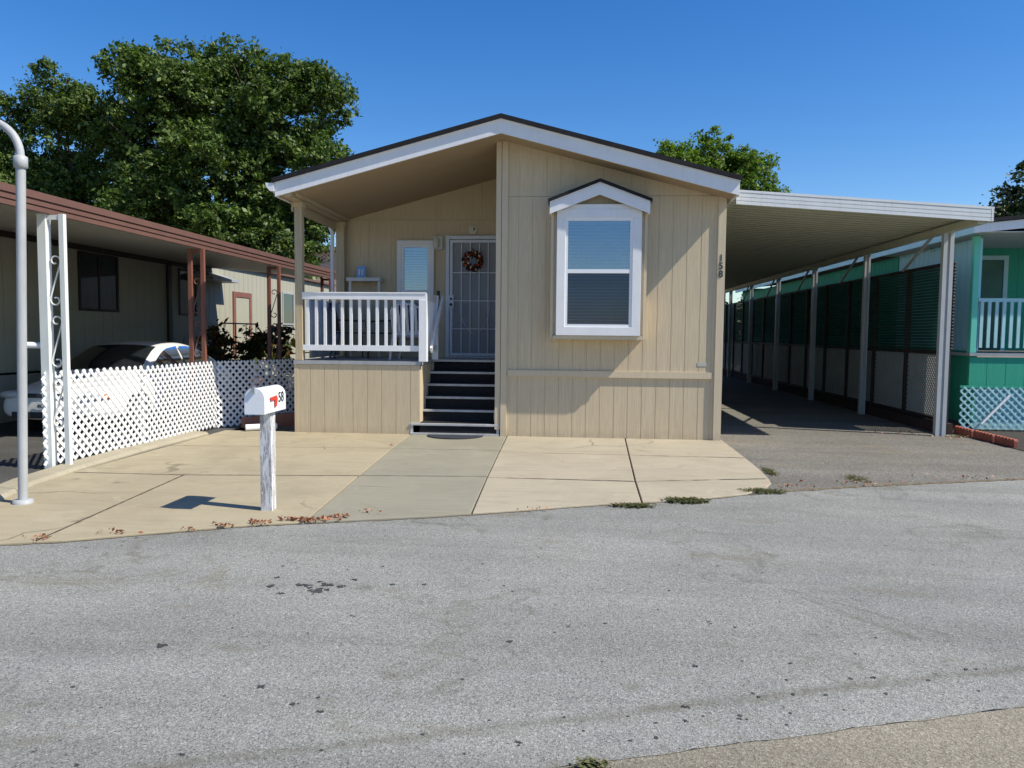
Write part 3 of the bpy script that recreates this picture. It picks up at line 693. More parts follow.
# patio chairs on the porch
def patio_chair(x, y, rz, label, mat, name='patio_chair', plastic=False):
    c = empty(name, (0,0,0), label, 'chair'); w = .27
    def P(nm, mb): mb.build(nm, mat, c)
    z0 = 1.107
    if not plastic:
        for sx in (-1,1):
            mb = MB(); mb.tube([(sx*w,-.25,z0),(sx*w,-.24,z0+.42),(sx*w,-.2,z0+.62),(sx*w,.2,z0+.64)], .013, 6); P('leg', mb)
            mb = MB(); mb.tube([(sx*w,.3,z0),(sx*w,.2,z0+.42),(sx*.24,.3,z0+.93)], .013, 6); P('leg', mb)
        mb = MB(); mb.box(-w,w,-.24,.22,z0+.41,z0+.435); P('seat', mb)
        mb = MB(); mb.bar((0,.215,z0+.45),(0,.30,z0+.93), .50, .012, up=(0,1,0)); 
        P('backrest', mb)
    else:
        for sx in (-1,1):
            for yy in (-.22,.24):
                mb = MB(); mb.tube([(sx*(w+.02),yy*1.1,z0),(sx*(w-.03),yy*.9,z0+.42)], [.02,.03], 6); P('leg', mb)
            mb = MB(); mb.tube([(sx*w,-.22,z0+.42),(sx*(w+.02),-.2,z0+.62),(sx*(w+.01),.22,z0+.66)], .022, 6); P('armrest', mb)
        mb = MB(); mb.box(-w+.01,w-.01,-.24,.22,z0+.40,z0+.43); P('seat', mb)
        mb = MB()
        for k in range(7): xx = -.21+k*.07; mb.bar((xx,.22,z0+.44),(xx*1.08,.32,z0+.82+.07*math.cos(xx*6)), .042, .014, up=(0,1,0))
        mb.tube([(-.25,.22,z0+.44),(-.25,.32,z0+.80),(-.12,.33,z0+.89),(.12,.33,z0+.89),(.25,.32,z0+.80),(.25,.22,z0+.44)], .018, 6); P('backrest', mb)
    c.location = (x, y, 0); c.rotation_euler = (0, 0, rz); return c
patio_chair(-3.72, 1.2, R(115), 'dark metal patio chair behind the left end of the white porch railing', M['wicker'])
patio_chair(-3.25, 1.55, R(-75), 'dark metal patio chair facing the first one, nearer the porch window', M['wicker'])
patio_chair(-2.62, .95, R(175), 'white plastic slatted chair by the porch railing corner', M['plastic'], 'plastic_chair', True)
# pale curtain hung on the porch's left end
cu = empty('curtain', (-4.1,1.5,1.1), 'pale blue cloth draped over the left end of the porch', 'curtain')
mb = MB(); n = 40; vs = []; fs = []
for i in range(n+1):
    yy = .35+1.6*i/n; xx = -4.13+.025*math.sin(i*1.7)+.02*math.sin(i*.6)
    vs += [(xx, yy, 1.13), (xx+.01, yy, 1.62), (xx-.01, yy, 2.04)]
for i in range(n):
    for j in range(2): a = i*3+j; fs.append((a, a+1, a+4, a+3))
mb.raw(vs, fs, True); o = mb.build('cloth', M['cloth'], cu, fix=False); sm = o.modifiers.new('s', 'SOLIDIFY'); sm.thickness = .008
mb = MB(); mb.tube([(-4.13,.2,2.05),(-4.13,2.12,2.05)], .012, 6); mb.build('rod', M['white'], cu)

# entry steps
st = empty('entry_steps', (-1.7,.5,0), 'six black carpeted steps with grey white edges up to the porch door', 'steps')
N = 6
for k in range(N):
    z = .175 + k*.186; y0 = .06 + k*.205; y1 = y0 + .235 if k < N-1 else 1.082
    xl = -2.42 + k*.02 if k else -2.44; xr = -1.165 if k > 0 else -1.09
    if k == 1: xr = -1.16
    y0 = y0 - (.06 if k == 0 else 0)
    mb = MB(); mb.box(xl, xr, y0-.02, y1, z-.035, z); mb.build('tread', M['stepwhite'], st, bevel=.004)
    mb = MB(); mb.box(xl+.04, xr-(.04 if k < 2 else .0), y0, y0+.02, (z-.186 if k else .005), z-.036); mb.build('riser', M['carpet'], st)
    mb = MB(); mb.box(xl+.0, xl+.038, y0-.006, y1, (z-.186 if k else .003), z-.036)
    if k < 2: mb.build('side_edge', M['stepwhite'], st); mb = MB(); mb.box(xr-.038, xr, y0-.006, y1, (z-.186 if k else .003), z-.036)
    mb.build('side_edge', M['stepwhite'], st)
    if k < N-1:
        mb = MB(); mb.box(xl+.03, xr-.03, y0+.012, y1-.03, z, z+.006); mb.build('tread_carpet', M['carpet'], st)
mb = MB(); mb.box(-2.44,-1.09,-.03,-.002,.002,.03); mb.build('base_edge', M['stepwhite'], st)
# half-round mat
mb = MB(); pts = [(-1.74+.42*math.cos(a), -.08-.42*math.sin(a)*.95, .002) for a in [math.pi*k/24 for k in range(25)]]
mb.prism(pts, (0,0,.014)); o = mb.build('door_mat', M['mat'], loc=(-1.74,-.25,.002)); tag(o, 'dark half-round mat on the concrete at the foot of the steps', 'mat')

# bay window
BY = -.232
bay = MB(); bay.box(-.335,1.045,BY+.02,-.002,1.50,3.30)
bay.prism([(-.335,BY+.05,3.3),(1.045,BY+.05,3.3),(.355,BY+.05,3.62)], (0,.2,0))
bay = bay.build('bay_window', M['siding'], house)
mb = MB(); mb.box(-.335,-.295,BY-.0,BY+.02,1.47,3.30); mb.box(1.005,1.045,BY-.0,BY+.02,1.47,3.30); mb.box(-.29,1.0,BY-.03,BY+.02,1.47,1.52); mb.build('ledge', M['trim'], bay)
w = window(-.25,.96,1.525,3.33, BY-.015, 2.45, M['white'], bay, fr=.125)
mb = MB(); mb.prism([(-.25,BY-.045,3.33),(.96,BY-.045,3.33),(.72,BY-.045,3.40),(-.0,BY-.045,3.40)], (0,.05,0)); mb.build('head_trim', M['white'], bay)
bx, bz, bs = .355, 3.70, .38
GY = BY-.12
for sx in (-1, 1):
    xe = bx + sx*.71; ze = bz - .71*bs
    mb = MB(); mb.prism([(bx,GY,bz),(xe,GY,ze),(xe,GY,ze-.175),(bx,GY,bz-.175)], (0,.03,0)); mb.build('gable_fascia', M['white'], bay)
    mb = MB(); mb.prism([(bx,GY-.035,bz+.002),(xe+sx*.025,GY-.035,ze-.007),(xe+sx*.025,GY-.035,ze+.033),(bx,GY-.035,bz+.045)], (0,-GY+.033,0)); mb.build('gable_roof', M['shingle'], bay)
    mb = MB(); mb.box(min(xe,xe-sx*.03),max(xe,xe-sx*.03),GY+.031,-.004,ze-.17,ze-.01); mb.build('gable_fascia', M['white'], bay)
# sticker, number
mb = MB(); mb.box(1.83,1.96,-.006,-.001,1.09,1.14); mb.build('sticker', M['meter'], house)
def text(body, size, loc, rot, mat, parent, name='number', ext=.003):
    cu = bpy.data.curves.new(name, 'FONT'); cu.body = body; cu.size = size; cu.extrude = ext; cu.align_x = 'CENTER'; cu.align_y = 'CENTER'; cu.offset = .001
    t = bpy.data.objects.new(name+'_tmp', cu); COL.objects.link(t)
    bpy.context.view_layer.update(); dg = bpy.context.evaluated_depsgraph_get()
    me = bpy.data.meshes.new_from_object(t.evaluated_get(dg)); me.name = name
    bpy.data.objects.remove(t); me.materials.clear(); me.materials.append(mat)
    o = bpy.data.objects.new(name, me); COL.objects.link(o)
    o.rotation_euler = rot
    q = Vector((0,0,0)); pr = parent
    while pr: q += pr.location; pr = pr.parent
    o.location = Vector(loc) - q; o.parent = parent; return o
for k, ch in enumerate('158'): text(ch, .14, (2.125, -.039, 2.66-k*.115), (R(90), 0, 0), M['ink'], house, 'number')

# ------------------------------------------------------------------ CARPORT
cp = empty('carport', (4.2,2,0), 'white metal carport with ribbed roof and slim posts beside the tan house', 'carport')
def cz(x): return 3.575 - (x-2.3)*.072
CY0, CY1 = .03, 21.5
mb = MB(); vs = []; fs = []; y = CY0+.02; k = 0; prof = []
while y < CY1:
    prof += [(y, 0), (y+.10, 0), (y+.115, .05), (y+.185, .05), (y+.20, 0)]; y += .215
n = len(prof)
for x in (2.30, 5.84):
    for py, dz in prof: vs.append((x, py, cz(x)-.03+dz))
for i in range(n-1): fs.append((i, i+1, n+i+1, n+i))
mb.raw(vs, fs); o = mb.build('roof_panel', M['carporttop'], cp, fix=False); s = o.modifiers.new('s','SOLIDIFY'); s.thickness = .006
def cfas(p0, p1, nm, nx, ny):
    mb = MB(); p0 = Vector(p0); p1 = Vector(p1)
    nrm = Vector((nx, ny, 0))
    for k, (a, b, d) in enumerate(((-.13,-.085,.02),(-.085,-.075,.008),(-.075,-.03,.02),(-.03,-.02,.008),(-.02,.03,.02),(.03,.04,.008),(.04,.075,.024))):
        q = [p0+Vector((0,0,a)), p1+Vector((0,0,a)), p1+Vector((0,0,b)), p0+Vector((0,0,b))]
        mb.prism([v + nrm*d for v in q], -nrm*(d+.012))
    mb.build(nm, M['carportedge'], cp)
cfas((2.33,CY0,cz(2.33)),(5.86,CY0,cz(5.86)),'roof_fascia',0,-1)
cfas((5.88,CY0-.02,cz(5.88)),(5.88,CY1,cz(5.88)),'gutter',1,0)
mb = MB(); mb.box(5.72,5.82,CY0+.05,CY1,3.16,3.27); mb.build('beam', M['carporttop'], cp)
for k in range(7):
    y = 1.12 + k*3.32
    if y > CY1: break
    mb = MB(); x = 5.80
    w_ = .078 if k == 0 else .055; mb.box(x-.02,x+.02,y-.012,y+.012,-.02,3.165); mb.box(x-w_,x-.02,y-.045,y+.045,-.02,3.165); mb.box(x+.02,x+w_,y-.045,y+.045,-.02,3.165)
    mb.build('post', M['postmetal'], cp)
    if k < 5:
        mb = MB(); mb.bar((5.96,y+2.0,2.74),(5.84,y+.6,3.2),.04,.03); mb.build('brace', M['postmetal'], cp)

# ------------------------------------------------------------------ LOUVERED FENCE
lf = empty('louvered_fence', (6.1,10,0), 'dark green louvered fence with white lattice foot under the carport edge', 'fence')
FX = 6.0; ys = [1.38 + k*1.50 for k in range(14)]
for k, y in enumerate(ys):
    mb = MB(); mb.box(FX-.05,FX+.03,y-.035,y+.035,0,2.75); mb.build('fence_post', M['fencedark'], lf)
    if k < len(ys)-1:
        y2 = ys[k+1]
        mb = MB(); z = 1.34
        while z < 2.70:
            mb.prism([(FX-.025,y+.04,z+.036),(FX+.02,y+.04,z),(FX+.024,y+.04,z+.006),(FX-.021,y+.04,z+.042)], (0,y2-y-.08,0)); z += .052
        mb.build('louver_panel', M['louver'], lf)
        mb = MB(); lattice(mb, (FX+.0,y+.04,.24), (0,1,0), y2-y-.08, 1.02, .082, .022, .005)
        mb.build('lattice_panel', M['lattgrey'], lf, fix=False)
        for za, zb_ in ((1.27,1.33),(2.70,2.75),(.18,.23)): mb = MB(); mb.box(FX-.035,FX+.025,y+.036,y2-.036,za,zb_); mb.build('fence_rail', M['fencedark'], lf)
mb = MB(); mb.box(FX-.09,FX+.09,1.3,ys[-1],-.02,.165); mb.build('base_kerb', M['curbdark'], lf)
mb = MB(); z = 1.34
while z < 2.72: mb.ball((FX,1.30,z+.02),(.035,.035,.022),8,5); z += .052
mb.build('scalloped_edge', M['fencedark'], lf)

# ------------------------------------------------------------------ GREEN HOUSE
gh = empty('green_house', (9,4,0), 'green mobile home with pale teal porch railing and white roof edge', 'house')
GF = 1.95; GX = 6.72
def G(fn, name, mat, parent=gh, **k):
    mb = MB(); fn(mb); return mb.build(name, mat, parent, **k)
G(lambda m: siding_side(m, GF+.06, 5.2, 1.32, 3.20, GX, -1), 'side_panel', M['teal'])
G(lambda m: siding_side(m, 5.2, 20, .1, 3.20, GX-.02, -1), 'wall', M['green'])
G(lambda m: siding_side(m, GF+.06, 5.2, .1, 1.32, GX-.005, -1), 'wall', M['green'])
G(lambda m: siding(m, 6.62, 12.5, .74, 1.22, GF, pitch=.3), 'wall', M['green'])
G(lambda m: siding(m, 6.8, 12.5, 1.3, 3.6, 3.95, pitch=.3), 'wall', M['green'])
G(lambda m: m.box(12.45,12.5,GF,3.95,0,3.8), 'wall', M['green']); G(lambda m: m.box(6.7,12.5,19.9,20,0,3.4), 'wall', M['green'])
G(lambda m: m.box(6.6,12.5,GF-.03,3.95,1.24,1.29), 'porch_deck', M['greymetal'])
def gz(x): return 3.37 + (x-6.45)*.10 if x < 9.6 else 3.685-(x-9.6)*.10
def ghr(mb):
    mb.prism([(6.38,GF-.42,gz(6.38)+.01),(9.6,GF-.42,gz(9.6)+.01),(12.8,GF-.42,gz(12.8)+.01),(12.8,GF-.42,gz(12.8)+.07),(9.6,GF-.42,gz(9.6)+.07),(6.38,GF-.42,gz(6.38)+.07)], (0,18.5,0))
G(ghr, 'roof', M['shingle'])
G(lambda m: m.prism([(6.42,GF-.38,gz(6.42)),(9.6,GF-.38,gz(9.6)),(12.8,GF-.38,gz(12.8)),(12.8,GF-.38,gz(12.8)-.14),(9.6,GF-.38,gz(9.6)-.14),(6.42,GF-.38,gz(6.42)-.14)], (0,.03,0)), 'fascia', M['white'])
G(lambda m: m.box(6.42,6.45,GF-.35,20,gz(6.42)-.14,gz(6.42)), 'fascia', M['tealrail'])
G(lambda m: m.prism([(6.45,GF-.35,3.24),(12.7,GF-.35,3.24),(12.7,GF-.35,3.255),(6.45,GF-.35,3.255)], (0,4,0)), 'soffit', M['trimwhite'])
G(lambda m: m.box(6.60,6.70,GF-.02,GF+.08,1.29,3.23) or m.box(6.57,6.73,GF-.05,GF+.1,3.0,3.23), 'porch_post', M['greentrim'], bevel=.01)
rl = G(lambda m: m.box(6.71,9.5,GF-.01,GF+.06,2.14,2.20) or m.box(6.71,9.5,GF,GF+.05,1.50,1.55), 'porch_railing', M['tealrail'])
for k in range(22):
    x = 6.74+k*.118; G(lambda m: m.box(x,x+.05,GF-.03,GF-.012,1.38,2.15), 'baluster', M['tealrail'], rl)
def gdoor(m):
    m.box(7.30,7.38,3.90,3.94,1.3,3.10); m.box(8.12,8.20,3.90,3.94,1.3,3.10); m.box(7.38,8.12,3.90,3.94,3.02,3.10)
dr = G(gdoor, 'door', M['tealrail'])
G(lambda m: m.box(7.38,8.12,3.915,3.935,1.3,3.02), 'door_screen', M['louver'], dr)
sk = MB(); lattice(sk, (6.44,GF-.12,.03), (1,0,0), 2.9, .70, .125, .030, .007); sk.build('skirting_lattice', M['tealrail'], gh, fix=False)
G(lambda m: m.box(6.44,9.4,GF-.1,GF-.085,.71,.75) , 'skirting_cap', M['green'])
G(lambda m: m.box(6.8,12.5,GF+.15,GF+.2,-.1,.74), 'skirting_board', M['teal'])
mb = MB(); mb.tube([(7.2,GF-.16,.60),(6.75,GF-.2,.12)], .022, 6); o = mb.build('pipe', M['vinyl'], loc=(6.75,GF-.2,.0)); tag(o, 'thin white pipe leaning across the teal lattice of the green house', 'pipe')
# brick edging pieces
for k, (ya, yb, xa) in enumerate([(1.55,.98,6.22),(.96,.40,6.235),(.38,-.14,6.25),(-.40,-.95,6.42)]):
    mb = MB(); n = 6
    pts = [(0,0)]
    top = []
    for i in range(n):
        for j in range(5):
            a = math.pi*j/4; t_ = (i+.5-.5*math.cos(a))/n; top.append((t_, .085+.03*math.sin(a)))
    ring = [(0,-.03)] + [(t_, h) for t_, h in top] + [(1,-.03)]
    mb.prism([(xa, ya+(yb-ya)*t_, h) for t_, h in ring], (.055,0,0))
    o = mb.build('edging_block', M['brick'], loc=(xa,(ya+yb)/2,0), bevel=.004)
    tag(o, ['red scalloped edging block beside the foot of the first carport post','red scalloped edging block, second from the carport post','red scalloped edging block, third from the carport post, at the end of the row','red scalloped edging block set apart behind the row, cut by the right photo edge'][k], 'edging', 'red scalloped edging blocks along the driveway')

# ------------------------------------------------------------------ LEFT NEIGHBOUR HOME with awning
nh = empty('cream_mobile_home', (-10,6,0), 'cream mobile home with brown edged metal awning over its driveway', 'house')
NX = -9.3
def Nn(fn, name, mat, parent=nh, **k):
    mb = MB(); fn(mb); return mb.build(name, mat, parent, **k)
Nn(lambda m: siding_side(m, -4, 18, .82, 3.3, NX, 1, pitch=.30), 'wall', M['cream'])
Nn(lambda m: siding_side(m, -4, 18, 0, .78, NX-.02, 1, pitch=.6), 'skirting', M['cream'])
for q_ in ((NX-6,NX,-4.05,-4,0,3.3),(NX-6,NX,18,18.05,0,3.3),(NX-6,NX-5.95,-4,18,0,3.3)): Nn(lambda m: m.box(*q_), 'wall', M['cream'])
Nn(lambda m: m.prism([(NX+.12,-4.3,3.3),(NX-3,-4.3,3.62),(NX-6.3,-4.3,3.3),(NX-6.3,-4.3,3.36),(NX-3,-4.3,3.7),(NX+.12,-4.3,3.37)], (0,22.6,0)), 'roof', M['brownfascia'])
AX = -5.72; AY0, AY1 = -6.5, 7.75
def az_(x): return 2.99 + (AX - x)*.075
mb = MB(); prof = []; y = AY0
while y < AY1: prof += [(y, 0), (y+.12, 0), (y+.13, .035), (y+.16, .035), (y+.17, 0)]; y += .2
n = len(prof); vs = [(x, py, az_(x)-.11+dz) for x in (AX, NX) for py, dz in prof]
mb.raw(vs, [(i, i+1, n+i+1, n+i) for i in range(n-1)]); aw = mb.build('awning', M['awning'], nh, fix=False)
s = aw.modifiers.new('s','SOLIDIFY'); s.thickness = .005
mb = MB()
for a, b, d in ((2.80,2.85,.0),(2.85,2.862,-.012),(2.862,2.912,.012),(2.912,2.924,.0),(2.924,3.0,.028)): mb.box(AX-.03,AX+.02+d,AY0,AY1,a,b)
mb.build('awning_fascia', M['brownfascia'], aw)
mb = MB(); mb.box(NX+.01,NX+.06,AY0,AY1,az_(NX)-.22,az_(NX)-.12); mb.build('wall_bracket', M['fencedark'], aw)
def scroll(mb, x0, x1, zt, zb, y, r=.009):
    xm = (x0+x1)/2; w = (x1-x0)/2; pts = []
    # inner curl at the upper left, over the top to the right, diagonal to lower left, round to a lower right curl
    c1 = (xm-.0, zt-w*.95)
    for k in range(15):
        t = k/14; a = math.pi*(1.9 - 1.9*t*1.0); rr = w*(.35+.6*t)
        a = R(-60) - 0 + math.pi*2*(-0) if False else R(300 - 320*t)
        pts.append((c1[0]+rr*math.cos(a), y, c1[1]+rr*math.sin(a)))
    c2 = (xm, zb+w*.95)
    for k in range(15):
        t = k/14; rr = w*(.95-.6*t); a = R(160 + 320*t)
        pts.append((c2[0]+rr*math.cos(a), y, c2[1]+rr*math.sin(a)))
    mb.tube(pts, r, 6)
def awning_post(y, mat, first=False):
    mb = MB(); x0, x1 = AX-.155-(0 if first else .10), AX+.155-(0 if first else .10)
    if first: mb.box(x0+.035,x0+.13,y-.045,y+.045,0,2.80); a = x0+.13
    else: mb.box(x0+.05,x0+.11,y-.03,y+.03,0,2.80); a = x0+.11
    b = x1-(.04 if first else .06); mb.box(b, b+.055, y-.027, y+.027, 0, 2.80); mb.box(a, b, y-.02, y+.02, 2.74, 2.79)
    p = mb.build('awning_post', mat, aw)
    for zt, zb in ((2.36,1.80),(1.70,1.12),(1.02,.45)):
        mb = MB(); scroll(mb, a, b, zt, zb, y); mb.build('scroll', mat, p)
    return p
M['oldwhite'] = paint('white_painted_steel', (.72, .75, .72), .4, .06, (.5, .52, .48), .3)
awning_post(-3.4, M['oldwhite'], True)
for y in (.06, 3.15, 6.35): awning_post(y, M['brown'])
# windows and door of the neighbour (facing +X)
def sidewin(y0, y1, z0, z1, frame, fr=.05, mid=True, glass='glassdark'):
    mb = MB(); X = NX
    mb.box(X-.0,X+.03,y0,y1,z1-fr,z1); mb.box(X,X+.03,y0,y1,z0,z0+fr); mb.box(X,X+.03,y0,y0+fr,z0+fr,z1-fr); mb.box(X,X+.03,y1-fr,y1,z0+fr,z1-fr)
    if mid: mb.box(X,X+.025,(y0+y1)/2-.015,(y0+y1)/2+.015,z0+fr,z1-fr)
    w = mb.build('window', frame, nh); mb = MB(); mb.box(X+.004,X+.010,y0+fr,y1-fr,z0+fr,z1-fr); mb.build('pane', M[glass], w)
sidewin(2.42,3.7,1.9,3.02, M['fencedark'])
sidewin(6.15,7.0,1.9,3.0, M['fencedark'], mid=False)
sidewin(12.7,13.7,1.75,2.80, M['greymetal'], mid=False)
mb = MB(); mb.box(NX,NX+.04,9.05,9.20,.85,2.62); mb.box(NX,NX+.04,10.1,10.25,.85,2.62); mb.box(NX,NX+.04,9.2,10.1,2.48,2.62); dd = mb.build('door', M['brown'], nh)
mb = MB(); mb.box(NX+.002,NX+.02,9.2,10.1,.85,2.48); mb.build('door_leaf', M['cream'], dd)
mb = MB(); mb.prism([(NX,6.9,3.02),(NX+.5,6.9,2.86),(NX+.5,6.9,2.80),(NX,6.9,2.80)], (0,1.5,0)); mb.build('door_hood', M['greymetal'], nh)
mb = MB(); mb.box(NX,NX+.06,5.6,5.75,.8,3.1); mb.build('drain_pipe', M['fencedark'], nh)
# steps and rail
sr = empty('entry_landing', (-8.6,7.5,0), 'dark landing with thin iron handrail beside the cream home', 'landing')
mb = MB(); mb.box(-9.2,-8.1,5.9,7.9,0,.8); mb.box(-9.2,-8.1,7.9,8.3,0,.55); mb.box(-9.2,-8.1,8.3,8.7,0,.28); mb.build('platform', M['curbdark'], sr)
mb = MB(); mb.tube([(-8.12,5.95,1.72),(-8.12,7.8,1.72),(-8.12,8.7,1.18)], .018, 6)
mb.build('handrail', M['blackiron'], sr)
for y in (5.98,6.6,7.2,7.8): mb = MB(); mb.tube([(-8.12,y,.8),(-8.12,y,1.7)], .012, 5); mb.build('rail_post', M['blackiron'], sr)
# pink building far behind
pb = empty('pink_building', (-15,38,0), 'pale pink building far behind the brown awning', 'building')
mb = MB(); mb.box(-24,-11,36,44,0,6.6); mb.build('wall', M['pink'], pb)
mb = MB(); mb.prism([(-24.3,35.6,6.6),(-10.7,35.6,6.6),(-10.7,35.6,6.75),(-24.3,35.6,6.75)], (0,8.8,0)); mb.build('roof', M['trimwhite'], pb)
mb = MB(); mb.box(-16.9,-16.0,35.96,36.0,3.4,4.7); mb.box(-14.2,-13.3,35.96,36.0,3.4,4.7); mb.build('window', M['glassdark'], pb)

# ------------------------------------------------------------------ WHITE LATTICE FENCE
wf = empty('lattice_fence', (-5.5,-1,0), 'white vinyl lattice fence on the curb beside the driveway, half in shade', 'fence')
def lpanel(p0, p1, zb, H):
    p0 = Vector(p0); p1 = Vector(p1); d = p1-p0; L_ = d.length; u = d.normalized()
    mb = MB(); lattice(mb, (p0.x,p0.y,zb), (u.x,u.y,0), L_, H, .118, .035, .008); mb.build('lattice_panel', M['lattwhite'], wf, fix=False)
lpanel((-5.80,-3.49,0),(-5.65,-1.7,0),.04,1.03); lpanel((-5.65,-1.69,0),(-5.63,.30,0),.03,1.03)
lpanel((-5.62,.31,0),(-5.22,.93,0),.01,1.05); lpanel((-5.22,.94,0),(-4.76,1.65,0),.01,1.05)
for x, y in ((-5.69,-1.7),(-5.68,.34),(-5.27,.95),(-4.80,1.7)):
    mb = MB(); mb.box(x-.02,x+.02,y-.02,y+.02,0,1.0); mb.build('stake', M['lattwhite'], wf)
# short pipes
mb = MB(); mb.tube([(-6.03,-3.44,1.37),(-5.86,-3.38,1.365)], .036, 12, cap=False); mb.tube([(-6.03,-3.44,1.37),(-5.86,-3.38,1.365)], .029, 12, cap=False); o = mb.build('pipe', M['vinyl'], loc=(-6.0,-3.4,1.33), fix=False); tag(o, 'short open white pipe sticking out beside the white scroll post', 'pipe')
mb = MB(); mb.tube([(-5.02,-.02,.055),(-4.62,.22,.06)], .05, 12, cap=False); mb.tube([(-5.02,-.02,.055),(-4.62,.22,.06)], .042, 12, cap=False); o = mb.build('pipe', M['vinyl'], loc=(-4.8,.1,0), fix=False); tag(o, 'short open white pipe lying on the ground behind the mailbox', 'pipe')
mb = MB(); mb.prism([(-5.2,.35,0),(-4.45,.75,0),(-4.45,.75,.22),(-5.2,.35,.16)], (-.1,.12,0)); o = mb.build('timber', M['brown'], loc=(-4.9,.6,0)); tag(o, 'dark red brown timber lying in shade beside the porch wall', 'timber')

# ------------------------------------------------------------------ STREET LAMP
lm = empty('street_lamp', (-4.86,-5.09,0), 'grey steel street lamp pole with curved arm at the left edge', 'street lamp')
x0, y0 = -4.86, -5.09; LEAN = .08
mb = MB(); mb.tube([(x0,y0,0),(x0+LEAN,y0,2.98)], .039, 20); mb.build('pole', M['steel'], lm)
mb = MB(); mb.tube([(x0,y0,0),(x0,y0,.03),(x0,y0,.035)], [.085,.08,.05], 20); mb.build('base_plate', M['steel'], lm); x0 += LEAN
mb = MB(); mb.tube([(x0,y0,2.93),(x0,y0,2.94),(x0,y0,3.03),(x0,y0,3.04)], [.04,.056,.056,.04], 20); mb.build('collar', M['steel'], lm)
mb = MB(); pts = []
for k in range(13):
    a = math.pi/2*k/12*1.05; pts.append((x0-.30*(1-math.cos(a)), y0-.02*(1-math.cos(a)), 3.04+.30*math.sin(a)))
mb.tube(pts + [(x0-.5,y0-.03,3.335)], .033, 16); mb.build('arm', M['steel'], lm)
mb = MB(); mb.tube([(x0-.30,y0-.02,3.33),(x0-.36,y0-.02,3.33),(x0-.5,y0-.03,3.325),(x0-.72,y0-.03,3.30),(x0-.86,y0-.03,3.29)], [.045,.06,.10,.11,.05], 16); mb.build('lamp_head', M['oldwhite'], lm)

# ------------------------------------------------------------------ MAILBOX
mx_, my_ = -2.615, -5.08
mbx = empty('mailbox', (mx_,my_,0), 'white domed mailbox numbered 58 on a peeling white wooden post', 'mailbox')
mb = MB(); mb.box(mx_-.05,mx_+.05,my_-.05,my_+.05,-.02,.86); mb.build('post', M['weathpost'], mbx, bevel=.004)
def dome(y0, y1, w, z0, zs, top, mat, nm, par, thick=None):
    mb = MB(); pts = [(mx_-w,y0,z0),(mx_+w,y0,z0)]
    for k in range(17): a = math.pi*k/16; pts.append((mx_+w*math.cos(a), y0, zs+(top-zs)*math.sin(a)))
    mb.prism(pts, (0,y1-y0,0)); return mb.build(nm, mat, par, bevel=.002)
box = dome(-5.33,-4.87,.083,.86,.985,1.075,M['vinyl'],'box',mbx)
dome(-5.352,-5.331,.087,.857,.985,1.079,M['vinyl'],'door',mbx)
mb = MB(); mb.box(mx_-.01,mx_+.01,-5.372,-5.353,1.04,1.09); mb.build('latch', M['greymetal'], mbx)
fx = mx_+.088
mb = MB(); mb.prism([(fx,-5.24,.99),(fx,-5.10,1.0),(fx,-5.08,.97),(fx,-5.10,.91),(fx,-5.14,.90),(fx,-5.145,.965),(fx,-5.23,.96)], (.006,0,0)); mb.build('flag', M['red'], mbx)
text('58', .125, (mx_+.0855,-4.985,.975), (R(90),0,R(90)), M['ink'], mbx, 'number', .001)

# ------------------------------------------------------------------ CAR
def loft(rings, nm, mat, parent, sub=2):
    bm = bmesh.new(); R_ = [[bm.verts.new(p) for p in r] for r in rings]
    for a, b in zip(R_, R_[1:]):
        for k in range(len(a)): bm.faces.new((a[k], a[(k+1) % len(a)], b[(k+1) % len(a)], b[k]))
    bm.faces.new(R_[0][::-1]); bm.faces.new(R_[-1]); bmesh.ops.recalc_face_normals(bm, faces=bm.faces)
    for f in bm.faces: f.smooth = True
    me = bpy.data.meshes.new(nm); bm.to_mesh(me); bm.free(); o = bpy.data.objects.new(nm, me); COL.objects.link(o); me.materials.append(mat); o.parent = parent
    if sub: s = o.modifiers.new('s','SUBSURF'); s.levels = sub; s.render_levels = sub
    return o
car = empty('parked_car', (-7.45,-1.1,0), 'white sedan parked under the brown edged awning, nose to the road', 'car')
def ring(y, hw, zl, zt):
    h = [(hw*.85,zl),(hw,zl+.10),(hw,zl+(zt-zl)*.55),(hw*.975,zt-.09),(hw*.88,zt-.01),(hw*.45,zt+.02)]
    return [(x,y,z) for x,z in h] + [(-x,y,z) for x,z in h[::-1]]
loft([ring(*a) for a in ((0,.62,.30,.56),(.05,.74,.24,.62),(.25,.81,.20,.68),(.7,.845,.19,.76),(1.2,.86,.19,.84),(1.35,.86,.19,.88),(2.4,.865,.19,.91),(3.4,.86,.19,.93),(3.9,.84,.20,.92),(4.3,.78,.24,.86),(4.42,.68,.34,.76))], 'body', M['carwhite'], car)
CP = [(1.05,.83),(1.25,.93),(1.5,1.08),(1.8,1.23),(2.05,1.315),(2.4,1.35),(2.8,1.345),(3.1,1.29),(3.4,1.17),(3.65,1.04),(3.9,.93)]
def cabring(y, z):
    t = max(0, (z-.86)/.49); hb = .80; ht = .80-.22*t; return [(hb,y,.84),(hb*.5+ht*.5,y,.84+(z-.84)*.5),(ht,y,z-.05*t),(ht*.82,y,z-.008),(ht*.35,y,z+.012),(-ht*.35,y,z+.012),(-ht*.82,y,z-.008),(-ht,y,z-.05*t),(-(hb*.5+ht*.5),y,.84+(z-.84)*.5),(-hb,y,.84)]
loft([cabring(*a) for a in CP], 'cabin', M['carwhite'], car, 1)
def czp(y):
    for (a,b),(c,d) in zip(CP, CP[1:]):
        if a <= y <= c: return b+(d-b)*(y-a)/(c-a)
